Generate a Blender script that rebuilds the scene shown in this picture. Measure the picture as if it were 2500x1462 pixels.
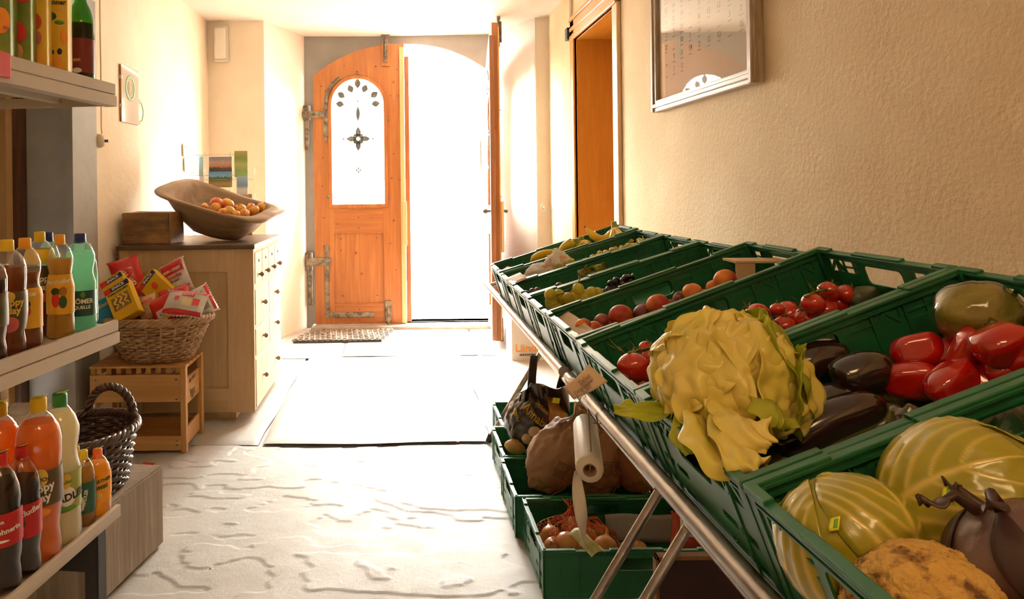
import bpy, bmesh, math, random
from mathutils import Vector, Matrix, Euler, noise
for _o in list(bpy.data.objects): bpy.data.objects.remove(_o, do_unlink=True)
S = bpy.context.scene; COL = S.collection
PI = math.pi; R = math.radians
# ------------------------------------------------------------------ camera
F = 1780.0; CX, CY = 980.0, 460.0; ROLL = 0.012; H = 1.32
cam = bpy.data.cameras.new('camera'); camo = bpy.data.objects.new('camera', cam); COL.objects.link(camo)
cam.sensor_width = 36; cam.lens = F / 2500 * 36
cam.shift_x = (1250 - CX) / 2500; cam.shift_y = -(731 - CY) / 2500
cam.clip_start = 0.02
camo.matrix_world = Matrix.Translation((0, 0, H)) @ Matrix.Rotation(PI/2, 4, 'X') @ Matrix.Rotation(-ROLL, 4, 'Z')
S.camera = camo
# ------------------------------------------------------------------ world, lights, exposure
W = bpy.data.worlds.new('world'); S.world = W; W.use_nodes = True
bg = W.node_tree.nodes['Background']; bg.inputs[0].default_value = (1.0, 0.97, 0.92, 1); bg.inputs[1].default_value = 102
S.view_settings.view_transform = 'Standard'; S.view_settings.look = 'None'
S.view_settings.exposure = 0.0; S.view_settings.gamma = 1.0; S.view_settings.use_curve_mapping = False
def area(name, loc, size, power, color, rot=(0,0,0), portal=False):
    l = bpy.data.lights.new(name, 'AREA'); l.shape = 'RECTANGLE'; l.size, l.size_y = size; l.energy = power; l.color = color
    if portal: l.cycles.is_portal = True
    o = bpy.data.objects.new(name, l); o.location = loc; o.rotation_euler = rot; COL.objects.link(o); return o
area('door_portal', (0.0, 7.12, 1.4), (1.9, 2.8), 1, (1,1,1), (R(-90), 0, 0), True)
area('ceiling_lamp', (0.45, -0.5, 2.68), (0.9, 0.5), 17, (1, 0.62, 0.30))
area('ceiling_lamp_rear', (-0.7, -1.0, 2.68), (0.5, 0.5), 9, (1, 0.66, 0.36))
# ------------------------------------------------------------------ geometry of measured picture rays
def ray(px, py):
    u, v = px - CX, CY - py
    return Vector(((u + ROLL * v) / F, 1.0, (v - ROLL * u) / F))
def at(px, py, Y): return Vector((0, 0, H)) + ray(px, py) * Y
def hitz(px, py, z):
    d = ray(px, py); return at(px, py, (z - H) / d.z)
def hitp(px, py, p, n):
    d = ray(px, py); o = Vector((0, 0, H)); return o + d * ((p - o).dot(n) / d.dot(n))
# ------------------------------------------------------------------ materials
MATS = {}
def newmat(name):
    m = bpy.data.materials.new(name); m.use_nodes = True; nt = m.node_tree
    return m, nt, nt.nodes['Principled BSDF']
def coords(nt, scale=(1,1,1), rot=(0,0,0)):
    tc = nt.nodes.new('ShaderNodeTexCoord'); mp = nt.nodes.new('ShaderNodeMapping')
    mp.inputs['Scale'].default_value = scale; mp.inputs['Rotation'].default_value = rot
    nt.links.new(tc.outputs['Object'], mp.inputs[0]); return mp.outputs[0]
def ramp(nt, fac, stops):
    r = nt.nodes.new('ShaderNodeValToRGB'); e = r.color_ramp.elements
    while len(e) < len(stops): e.new(0.5)
    for i, (p, c) in enumerate(stops): e[i].position = p; e[i].color = (*c, 1)
    nt.links.new(fac, r.inputs[0]); return r.outputs[0]
def noi(nt, vec, scale, detail=4, rough=0.55, dist=0):
    n = nt.nodes.new('ShaderNodeTexNoise'); n.inputs['Scale'].default_value = scale; n.inputs['Detail'].default_value = detail
    n.inputs['Roughness'].default_value = rough; n.inputs['Distortion'].default_value = dist
    nt.links.new(vec, n.inputs['Vector']); return n.outputs['Fac']
def bump(nt, b, h, strength, dist=0.01):
    n = nt.nodes.new('ShaderNodeBump'); n.inputs['Strength'].default_value = strength; n.inputs['Distance'].default_value = dist
    nt.links.new(h, n.inputs['Height']); nt.links.new(n.outputs[0], b.inputs['Normal'])
def M(name, col=(.5,.5,.5), rough=.5, col2=None, ns=6, bumps=0, bs=40, metal=0, sss=0, coat=0, trans=0, ior=1.45, spec=.5, sc=(1,1,1), mid=(.35,.65), det=4):
    if name in MATS: return MATS[name]
    m, nt, b = newmat(name); b.inputs['Base Color'].default_value = (*col, 1); b.inputs['Roughness'].default_value = rough
    b.inputs['Metallic'].default_value = metal; b.inputs['IOR'].default_value = ior; b.inputs['Specular IOR Level'].default_value = spec
    if sss: b.inputs['Subsurface Weight'].default_value = sss; b.inputs['Subsurface Radius'].default_value = (.03,.02,.008); b.inputs['Subsurface Scale'].default_value = .6
    if coat: b.inputs['Coat Weight'].default_value = coat; b.inputs['Coat Roughness'].default_value = .08
    if trans: b.inputs['Transmission Weight'].default_value = trans
    v = coords(nt, sc)
    if col2: nt.links.new(ramp(nt, noi(nt, v, ns, det), [(mid[0], col), (mid[1], col2)]), b.inputs['Base Color'])
    if bumps: bump(nt, b, noi(nt, v, bs, 5), bumps)
    MATS[name] = m; return m
def WOOD(name, c1, c2, axis='z', fine=30, rough=.5, knots=False, bumps=.15, spec=.4, coat=0):
    if name in MATS: return MATS[name]
    m, nt, b = newmat(name); b.inputs['Roughness'].default_value = rough; b.inputs['Specular IOR Level'].default_value = spec
    if coat: b.inputs['Coat Weight'].default_value = coat; b.inputs['Coat Roughness'].default_value = .2
    sc = {'x': (.06,1,1), 'y': (1,.06,1), 'z': (1,1,.06)}[axis]
    v = coords(nt, sc); g = noi(nt, v, fine, 6, .6, 1.2)
    c3 = tuple((a*2 + b_) / 3 for a, b_ in zip(c1, c2))
    col = ramp(nt, g, [(.3, c1), (.5, c3), (.72, c2)])
    if knots:
        vo = nt.nodes.new('ShaderNodeTexVoronoi'); vo.inputs['Scale'].default_value = 5.5
        nt.links.new(coords(nt, (1, .3, 1)), vo.inputs['Vector'])
        k = ramp(nt, vo.outputs['Distance'], [(.035, (0,0,0)), (.11, (1,1,1))])
        mx = nt.nodes.new('ShaderNodeMix'); mx.data_type = 'RGBA'; nt.links.new(k, mx.inputs[0])
        mx.inputs[6].default_value = (*[x*.25 for x in c1], 1); nt.links.new(col, mx.inputs[7]); col = mx.outputs[2]
    nt.links.new(col, b.inputs['Base Color'])
    if bumps: bump(nt, b, g, bumps, .004)
    MATS[name] = m; return m
def CLEAR(name, tint=(1,1,1), gloss=.5, rough=.04, haze=0):
    """thin clear plastic or glass wall: sees through, mirrors at grazing angles"""
    if name in MATS: return MATS[name]
    m = bpy.data.materials.new(name); m.use_nodes = True; nt = m.node_tree; nt.nodes.clear()
    o = nt.nodes.new('ShaderNodeOutputMaterial'); t = nt.nodes.new('ShaderNodeBsdfTransparent'); t.inputs[0].default_value = (*tint, 1)
    g = nt.nodes.new('ShaderNodeBsdfGlossy'); g.inputs['Roughness'].default_value = rough
    fr = nt.nodes.new('ShaderNodeFresnel'); ge = nt.nodes.new('ShaderNodeNewGeometry'); io = nt.nodes.new('ShaderNodeMath'); io.operation = 'MULTIPLY_ADD'
    io.inputs[1].default_value = 1/1.45 - 1.45; io.inputs[2].default_value = 1.45; nt.links.new(ge.outputs['Backfacing'], io.inputs[0]); nt.links.new(io.outputs[0], fr.inputs[0])
    mm = nt.nodes.new('ShaderNodeMath'); mm.operation = 'MULTIPLY'; mm.inputs[1].default_value = gloss * 2
    mx = nt.nodes.new('ShaderNodeMixShader'); nt.links.new(fr.outputs[0], mm.inputs[0]); nt.links.new(mm.outputs[0], mx.inputs[0])
    nt.links.new(t.outputs[0], mx.inputs[1]); nt.links.new(g.outputs[0], mx.inputs[2]); out = mx.outputs[0]
    if haze:
        d = nt.nodes.new('ShaderNodeBsdfTranslucent'); d.inputs[0].default_value = (*tint, 1); m2 = nt.nodes.new('ShaderNodeMixShader'); m2.inputs[0].default_value = haze
        nt.links.new(out, m2.inputs[1]); nt.links.new(d.outputs[0], m2.inputs[2]); out = m2.outputs[0]
    nt.links.new(out, o.inputs[0]); MATS[name] = m; return m
def LUCENT(name, col, tl=.4, rough=.4, col2=None, ns=8, bumps=0, bs=30, spec=.5, tcol=None, sc=(1,1,1), mid=(.35,.65)):
    """leaf, paper or thin plastic: surface shader plus light passing through"""
    if name in MATS: return MATS[name]
    m, nt, b = newmat(name); b.inputs['Base Color'].default_value = (*col, 1); b.inputs['Roughness'].default_value = rough; b.inputs['Specular IOR Level'].default_value = spec
    t = nt.nodes.new('ShaderNodeBsdfTranslucent'); t.inputs[0].default_value = (*(tcol or col), 1)
    if col2:
        c = ramp(nt, noi(nt, coords(nt, sc), ns, 5), [(mid[0], col), (mid[1], col2)]); nt.links.new(c, b.inputs['Base Color'])
        if not tcol: nt.links.new(c, t.inputs[0])
    if bumps: bump(nt, b, noi(nt, coords(nt), bs, 5), bumps)
    mx = nt.nodes.new('ShaderNodeMixShader'); mx.inputs[0].default_value = tl; out = nt.nodes['Material Output']
    nt.links.new(b.outputs[0], mx.inputs[1]); nt.links.new(t.outputs[0], mx.inputs[2]); nt.links.new(mx.outputs[0], out.inputs[0])
    MATS[name] = m; return m
# ------------------------------------------------------------------ mesh building
class MB:
    def __init__(s): s.v = []; s.f = []; s.sm = []
    def add(s, vs, fs, smooth=False, mat=None):
        n = len(s.v); s.v += [Vector(p) if mat is None else mat @ Vector(p) for p in vs]
        s.f += [tuple(i + n for i in f) for f in fs]; s.sm += [smooth] * len(fs); return s
    def box(s, a, b, mat=None):
        x0,y0,z0 = a; x1,y1,z1 = b
        return s.add([(x0,y0,z0),(x1,y0,z0),(x1,y1,z0),(x0,y1,z0),(x0,y0,z1),(x1,y0,z1),(x1,y1,z1),(x0,y1,z1)],
              [(0,3,2,1),(4,5,6,7),(0,1,5,4),(1,2,6,5),(2,3,7,6),(3,0,4,7)], False, mat)
    def rbox(s, a, b, r, mat=None):      # box with chamfered edges
        bm = bmesh.new(); t = MB().box(a, b); vs = [bm.verts.new(p) for p in t.v]
        for f in t.f: bm.faces.new([vs[i] for i in f])
        bmesh.ops.bevel(bm, geom=bm.edges[:], offset=r, segments=2, affect='EDGES', profile=.5)
        bm.verts.index_update(); s.add([v.co.copy() for v in bm.verts], [tuple(v.index for v in f.verts) for f in bm.faces], False, mat); bm.free(); return s
    def loft(s, rings, cap=True, smooth=True, closed=True, mat=None):
        k = len(rings[0]); vs = [p for r in rings for p in r]; fs = []
        for i in range(len(rings) - 1):
            for j in range(k if closed else k - 1):
                a = i*k + j; b = i*k + (j+1) % k; fs.append((a, b, b + k, a + k))
        s.add(vs, fs, smooth, mat)
        if cap: s.add(rings[0], [tuple(range(k))[::-1]], False, mat); s.add(rings[-1], [tuple(range(k))], False, mat)
        return s
    def lathe(s, prof, seg=32, c=(0,0,0), mat=None, cap=True, smooth=True, wob=None):
        rings = []
        for r, z in prof:
            ring = []
            for j in range(seg):
                a = 2*PI*j/seg; rr = r * (wob(a, z) if wob else 1); ring.append((c[0]+rr*math.cos(a), c[1]+rr*math.sin(a), c[2]+z))
            rings.append(ring)
        return s.loft(rings, cap, smooth, True, mat)
    def tube(s, pts, r, seg=10, mat=None, closed=False, cap=True, flat=1.0):
        pts = [Vector(p) for p in pts]; n = len(pts); rings = []; up = None
        for i, p in enumerate(pts):
            t = (pts[(i+1) % n] - pts[i-1]) if closed else (pts[min(i+1, n-1)] - pts[max(i-1, 0)])
            if t.length < 1e-9: t = Vector((0,0,1))
            t.normalize()
            if up is None: up = t.orthogonal().normalized()
            up = (up - t * up.dot(t)); up = up.normalized() if up.length > 1e-6 else t.orthogonal().normalized()
            w = t.cross(up); rr = r[i] if isinstance(r, (list, tuple)) else r
            rings.append([p + (up*math.cos(2*PI*j/seg)*flat + w*math.sin(2*PI*j/seg)) * rr for j in range(seg)])
        if closed: rings.append(rings[0]); cap = False
        return s.loft(rings, cap, True, True, mat)
    def sph(s, c, r, seg=20, rg=12, f=None, mat=None):
        """ellipsoid; f(dir) scales the radius"""
        if not isinstance(r, (tuple, list)): r = (r, r, r)
        rings = []
        for i in range(1, rg):
            th = PI*i/rg; ring = []
            for j in range(seg):
                a = 2*PI*j/seg; d = Vector((math.sin(th)*math.cos(a), math.sin(th)*math.sin(a), -math.cos(th))); k = f(d) if f else 1
                ring.append((c[0]+d.x*r[0]*k, c[1]+d.y*r[1]*k, c[2]+d.z*r[2]*k))
            rings.append(ring)
        n = len(s.v); s.loft(rings, False, True, True, mat)
        kb = f(Vector((0,0,-1))) if f else 1; kt = f(Vector((0,0,1))) if f else 1
        m = len(s.v); s.add([(c[0],c[1],c[2]-r[2]*kb), (c[0],c[1],c[2]+r[2]*kt)], [], True, mat)
        for j in range(seg):
            s.f.append((m, n+(j+1)%seg, n+j)); s.sm.append(True)
            q = n + (rg-2)*seg; s.f.append((m+1, q+j, q+(j+1)%seg)); s.sm.append(True)
        return s
    def grid(s, fn, nu, nv, mat=None, thick=0, smooth=True):
        P = [[Vector(fn(i/nu, j/nv)) for j in range(nv+1)] for i in range(nu+1)]
        vs = [p for r in P for p in r]; k = nv+1
        fs = [(i*k+j, (i+1)*k+j, (i+1)*k+j+1, i*k+j+1) for i in range(nu) for j in range(nv)]
        if thick:
            nn = [Vector() for _ in vs]
            for f in fs:
                q = (vs[f[1]]-vs[f[0]]).cross(vs[f[3]]-vs[f[0]])
                for i in f: nn[i] += q
            vs2 = [v - (n_.normalized() if n_.length > 0 else Vector((0,0,1)))*thick for v, n_ in zip(vs, nn)]; m = len(vs)
            fb = [tuple(i+m for i in f[::-1]) for f in fs]
            ed = [(i*k, (i+1)*k) for i in range(nu)] + [((i+1)*k+nv, i*k+nv) for i in range(nu)] + [(j+1, j) for j in range(nv)] + [(nu*k+j, nu*k+j+1) for j in range(nv)]
            s.add(vs + vs2, fs + fb + [(b, a, a+m, b+m) for a, b in ed], smooth, mat)
        else: s.add(vs, fs, smooth, mat)
        return s
    def mesh(s, name='m'):
        me = bpy.data.meshes.new(name); me.from_pydata([tuple(v) for v in s.v], [], s.f); me.validate()
        if len(me.polygons) == len(s.sm): me.polygons.foreach_set('use_smooth', s.sm)
        me.update(); return me
def plate(outer, holes, th, bev=0.0):
    """flat plate in local XY with holes, thickness along Z, as an MB"""
    cu = bpy.data.curves.new('t', 'CURVE'); cu.dimensions = '2D'; cu.fill_mode = 'BOTH'; cu.extrude = max(th/2 - bev, 0); cu.bevel_depth = bev; cu.bevel_resolution = 1
    if bev: cu.offset = -bev
    for pts in [outer] + list(holes):
        sp = cu.splines.new('POLY'); sp.points.add(len(pts)-1); sp.use_cyclic_u = True
        for i, p in enumerate(pts): sp.points[i].co = (p[0], p[1], 0, 1)
    o = bpy.data.objects.new('t', cu); me = bpy.data.meshes.new_from_object(o)
    mb = MB().add([v.co.copy() for v in me.vertices], [tuple(p.vertices) for p in me.polygons])
    bpy.data.objects.remove(o); bpy.data.curves.remove(cu); bpy.data.meshes.remove(me); return mb
XZ = Matrix(((1,0,0,0),(0,0,-1,0),(0,1,0,0),(0,0,0,1)))      # local XY plate stands up in world XZ, front towards -Y
def text(st, size, th=.0006, bold=0, align='CENTER'):
    cu = bpy.data.curves.new('t', 'FONT'); cu.body = st; cu.size = size; cu.align_x = align; cu.align_y = 'CENTER'; cu.extrude = th; cu.offset = bold; cu.resolution_u = 3
    o = bpy.data.objects.new('t', cu); COL.objects.link(o); me = bpy.data.meshes.new_from_object(o)
    mb = MB().add([v.co.copy() for v in me.vertices], [tuple(p.vertices) for p in me.polygons])
    bpy.data.objects.remove(o); bpy.data.curves.remove(cu); bpy.data.meshes.remove(me); return mb
def xf(mb, m):
    mb.v = [m @ v for v in mb.v]; return mb
def join(*mbs):
    r = MB()
    for m in mbs: r.add(m.v, m.f); r.sm[-len(m.f):] = m.sm if m.f else []
    return r
BASE = {}
def thing(name, label, cat, loc=(0,0,0), rot=(0,0,0), group=None):
    o = bpy.data.objects.new(name, None); COL.objects.link(o); o.empty_display_size = .05
    o.location = loc; o.rotation_euler = rot; o['label'] = label; o['category'] = cat
    if group: o['group'] = group
    BASE[o.name] = Matrix.LocRotScale(Vector(loc), Euler(rot), None); return o
def part(root, name, mb, mat, world=False, label=None, smooth=None, kind=None):
    if world: 
        inv = BASE[root.name].inverted(); mb.v = [inv @ v for v in mb.v]
    o = bpy.data.objects.new(name, mb.mesh(name)); COL.objects.link(o); o.parent = root; o.data.materials.append(mat)
    BASE[o.name] = BASE[root.name]
    if label: o['label'] = label
    if kind: o['kind'] = kind
    return o
def solo(name, label, cat, mb, mat, loc=(0,0,0), rot=(0,0,0), group=None, world=False, kind=None):
    o = bpy.data.objects.new(name, None if False else mb.mesh(name)) if not world else None
    if world:
        Mx = Matrix.LocRotScale(Vector(loc), Euler(rot), None); inv = Mx.inverted(); mb.v = [inv @ v for v in mb.v]; o = bpy.data.objects.new(name, mb.mesh(name))
    COL.objects.link(o); o.location = loc; o.rotation_euler = rot; o.data.materials.append(mat); o['label'] = label; o['category'] = cat
    if group: o['group'] = group
    if kind: o['kind'] = kind
    BASE[o.name] = Matrix.LocRotScale(Vector(loc), Euler(rot), None); return o
def struct(name, label, cat, mb, mat): return solo(name, label, cat, mb, mat, kind='structure')
def copy_tree(o, parent=None):
    c = o.copy(); COL.objects.link(c); c.parent = parent
    if parent is None: BASE[c.name] = BASE.get(o.name)
    for ch in list(o.children): copy_tree(ch, c)
    return c
def place(o, loc=None, rot=None, label=None, scale=None, group=None):
    if loc is not None: o.location = loc
    if rot is not None: o.rotation_euler = rot
    if scale is not None: o.scale = (scale,)*3 if not isinstance(scale, (tuple, list)) else scale
    if label: o['label'] = label
    if group: o['group'] = group
    return o
rnd = random.Random(7)
def nz(p, s=1.0, seed=0): return noise.noise(Vector(p)*s + Vector((seed*7.3, seed*3.1, seed*1.7)))
def lerp(a, b, t): return a + (b-a)*t
def circ(cx, cy, r, n=24, a0=0, a1=2*PI): return [(cx+r*math.cos(a0+(a1-a0)*i/n), cy+r*math.sin(a0+(a1-a0)*i/n)) for i in range(n)]
def rrect(x0, y0, x1, y1, r, n=4):
    o = []
    for cx, cy, a in ((x1-r,y1-r,0),(x0+r,y1-r,PI/2),(x0+r,y0+r,PI),(x1-r,y0+r,3*PI/2)):
        o += [(cx+r*math.cos(a+PI/2*i/n), cy+r*math.sin(a+PI/2*i/n)) for i in range(n+1)]
    return o
#==SHELL==
# ================================================================== ROOM SHELL
WL, WR, WD, ZC = -1.66, 1.28, 6.97, 2.78
plaster = M('cream plaster', (.88,.78,.63), .85, (.83,.71,.55), 3, .35, 26, spec=.2)
plaster_w = M('white plaster', (.90,.85,.77), .85, (.86,.80,.71), 2, .3, 22, spec=.2)
greyp = M('grey paint', (.33,.31,.28), .7, (.27,.25,.22), 4, .2, 18)
greyst = M('grey stone surround', (.31,.295,.27), .8, (.25,.235,.21), 3, .25, 20)
# floor: layered slate in the foreground, dressed slabs by the door
def floor_h(x, y):
    n = noise.fractal(Vector((x*.9+.4*y, y*1.7, 2.2)), 1.0, 2.2, 5)
    k = n*4.2; t = k - math.floor(k); e = max(0, (t-.92)/.08); e = e*e*(3-2*e)
    return (math.floor(k) + e)*.0036 + noise.noise(Vector((x*14, y*20, 0)))*.0006
def floor_mesh():
    mb = MB()
    def f(u, v):
        x = WL + (WR-WL)*u; y = -1.9 + (3.77+1.9)*v + .012*math.sin(x*5+1)*v
        return (x, y, -.006 + floor_h(x, y)*(1 if y > .8 else .3))
    mb.grid(f, 340, 900)
    def slab(x0, x1, y0, y1, ph, z=0):
        def g(u, v):
            x = lerp(x0, x1, u); y = lerp(y0, y1, v)
            x += .006*math.sin(y*7+ph); y += .010*math.sin(x*6+ph)
            e = min(u*(x1-x0), (1-u)*(x1-x0), v*(y1-y0), (1-v)*(y1-y0)); return (x, y, z - .008*max(0, 1-e/.012)+ .5*noise.noise(Vector((x*3, y*4, ph)))*.004)
        mb.grid(g, 40, 60)
    slab(-.745, .45, 3.80, 5.75, 0, .004); slab(.462, WR, 3.80, 5.75, 1, .003); slab(WL, -.76, 3.80, 5.72, 2, .001)
    slab(WL, -.5, 5.74, 7.05, 3, .002); slab(-.49, .6, 5.77, 7.05, 4, .004); slab(.61, 1.4, 5.77, 7.05, 5, .001)
    mb.box((WL-.3, -2, -.08), (WR+.5, 7.2, -.022)); return mb
def stone_mat():
    m, nt, b = newmat('slate floor'); v = coords(nt)
    c = ramp(nt, noi(nt, v, 2.2, 7, .65), [(.3, (.40,.375,.34)), (.55, (.52,.49,.45)), (.75, (.46,.435,.40))])
    nt.links.new(c, b.inputs['Base Color']); r = ramp(nt, noi(nt, v, 9, 4), [(.3, (.36,)*3), (.7, (.55,)*3)]); nt.links.new(r, b.inputs['Roughness'])
    bump(nt, b, noi(nt, v, 38, 10, .8), .5, .006); b.inputs['Specular IOR Level'].default_value = .6; return m
struct('floor', 'uneven grey slate floor slabs glowing white in the daylight', 'floor', floor_mesh(), stone_mat())
def wallgrid(p0, p1, z0, z1, th, nu=60, nz_=60, amp=.006, seed=1):
    """slightly wavy old plaster wall from p0 to p1, thick on the left-hand side of the direction"""
    a, b = Vector((*p0, 0)), Vector((*p1, 0)); d = (b-a).normalized(); n = Vector((-d.y, d.x, 0)); mb = MB()
    def f(u, v):
        p = a.lerp(b, u); p.z = lerp(z0, z1, v); e = min(1, 8*min(u, 1-u)+.0)
        return p + n*(amp*nz(p, 1.6, seed)*e)
    mb.grid(f, nu, nz_)
    a2, b2 = a + n*th, b + n*th
    vs = [(a.x,a.y,z0),(b.x,b.y,z0),(b2.x,b2.y,z0),(a2.x,a2.y,z0),(a.x,a.y,z1),(b.x,b.y,z1),(b2.x,b2.y,z1),(a2.x,a2.y,z1)]
    mb.add(vs, [(0,3,2,1),(4,5,6,7),(1,2,6,5),(2,3,7,6),(3,0,4,7)]); return mb
# ceiling, slightly bellied
c = MB(); c.grid(lambda u, v: (lerp(WL-.3, WR+.3, u), lerp(-2, 7.1, v), ZC + .012*nz((u*3, v*9, 0), 1, 3)), 30, 60); c.box((WL-.3, -2, ZC+.03), (WR+.6, 7.1, ZC+.15))
struct('ceiling', 'white plaster ceiling sloping above the entrance', 'ceiling', c, plaster_w)
# left wall: beyond the door recess
wl = wallgrid((WL, 3.95), (WL, 6.34), 0, ZC+.05, .35, seed=2)
wl.v += []; 
w2 = MB().box((WL-.35, -1.9, 0), (WL, 2.55, ZC+.05)).box((WL-.6,-1.9,-.1),(WL-.35,4.3,ZC+.05)); w3 = MB().box((WL-.35, 2.55, 2.35), (WL, 3.95, ZC+.05))
struct('wall_left', 'cream plaster wall on the left with hanging cord', 'wall', join(wl, w2, w3), plaster)
# grey painted reveal and pillar of the left doorway
g = MB(); g.box((WL-.40, 3.70, -.05), (WL-.02, 3.945, 2.35)); g.box((WL-.02, 3.66, 0), (WL+.012, 3.95, 2.35))
g.box((WL-.34, 2.5, 2.3), (WL, 3.95, 2.36))
struct('trim_1', 'grey painted jamb of the dark doorway behind the bottle shelves', 'door jamb', g, greyp)
# dark panelled door in the recess
dk = WOOD('dark brown door wood', (.045,.018,.008), (.10,.040,.016), 'z', 26, .45)
d = thing('door_1', 'dark brown panelled door in the left recess behind the shelves', 'door', (WL-.33, 2.55, 0)); d['kind'] = 'structure'
part(d, 'door_leaf', MB().box((WL-.36, 2.5, 0), (WL-.31, 3.56, 2.32)), dk, True)
for z0, z1 in ((.15,.95),(1.1,2.15)):
    part(d, 'panel', MB().rbox((WL-.312, 2.75, z0), (WL-.295, 3.40, z1), .008), dk, True)
part(d, 'frame', MB().box((WL-.31, 3.56, 0), (WL-.27, 3.62, 2.34)), WOOD('pale strip', (.42,.24,.10), (.5,.3,.13), 'z'), True, 'paler wooden strip')
part(d, 'frame', MB().box((WL-.31, 3.62, 0), (WL-.24, 3.70, 2.34)), dk, True)
# niche face and splayed reveal left of the entrance
struct('wall_left_niche', 'cream wall face left of the entrance, behind the postcards', 'wall', wallgrid((WL-.05, 6.30), (-1.17, 6.28), 0, ZC+.05, .3, 30, 40, .004, 4), plaster)
struct('wall_left_reveal', 'bright splayed plaster reveal left of the entrance', 'wall', wallgrid((-1.17, 6.28), (-.915, 6.97), 0, ZC+.05, .12, 30, 60, .012, 5), plaster_w)
# right side: reveal, pilaster, wall with door opening
struct('wall_right_reveal', 'splayed plaster reveal behind the open door leaf', 'wall', wallgrid((.885, 6.97), (1.17, 6.30), 0, ZC+.05, .12, 30, 60, .035, 6), plaster_w)
struct('wall_right_pilaster', 'narrow plaster face between reveal and right wall', 'wall', wallgrid((1.165, 6.31), (1.33, 6.27), 0, ZC+.05, .25, 12, 50, .008, 7), plaster)
DY0, DY1, DZ = 4.30, 5.26, 2.40
wr = wallgrid((WR, 6.3), (WR, DY1), 0, ZC+.05, .35, 30, 60, .008, 8)
wr2 = wallgrid((WR, DY0), (WR, -1.9), 0, ZC+.05, .35, 160, 90, .010, 9)
wr3 = MB().box((WR, DY0, DZ), (WR+.35, DY1, ZC+.05))
struct('wall_right', 'rough cream plaster wall behind the green crates', 'wall', join(wr, wr2, wr3), M('rough plaster', (.84,.66,.43), .8, (.76,.57,.35), 2.5, .45, 55, spec=.3))
struct('wall_back', 'plaster wall behind the viewer', 'wall', MB().box((WL-.3, -2.0, 0), (WR+.3, -1.9, ZC+.05)), M('rear wall', (.5,.36,.22), .9))
# front wall with arch
def arch_z(x): return 2.70 - .30*min(1, abs(x-.03)/.86)**2.3
op = [(-.832, .035)] + [(lerp(-.832, .862, i/40), arch_z(lerp(-.832, .862, i/40))) for i in range(41)] + [(.862, .035)]
fw = xf(plate([(-.98,-.05),(.95,-.05),(.95,ZC+.05),(-.98,ZC+.05)], [op], .07), Matrix.Translation((0, WD+.035, 0)) @ XZ)
struct('wall_front', 'grey stone surround with arched entrance opening', 'wall', fw, greyst)
ow = xf(plate([(-2.6,-.1),(2.6,-.1),(2.6,3.3),(-2.6,3.3)], [op], .12), Matrix.Translation((0, WD+.135, 0)) @ XZ)
struct('wall_front_outer', 'outer face of the entrance wall', 'wall', ow, plaster_w)
# stone threshold step
struct('trim_2', 'worn stone threshold below the entrance doors', 'threshold', MB().rbox((-.86, 6.80, -.02), (.88, 7.30, .035), .01), M('threshold stone', (.40,.34,.27), .7, (.3,.25,.2), 8, .4, 30))
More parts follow.
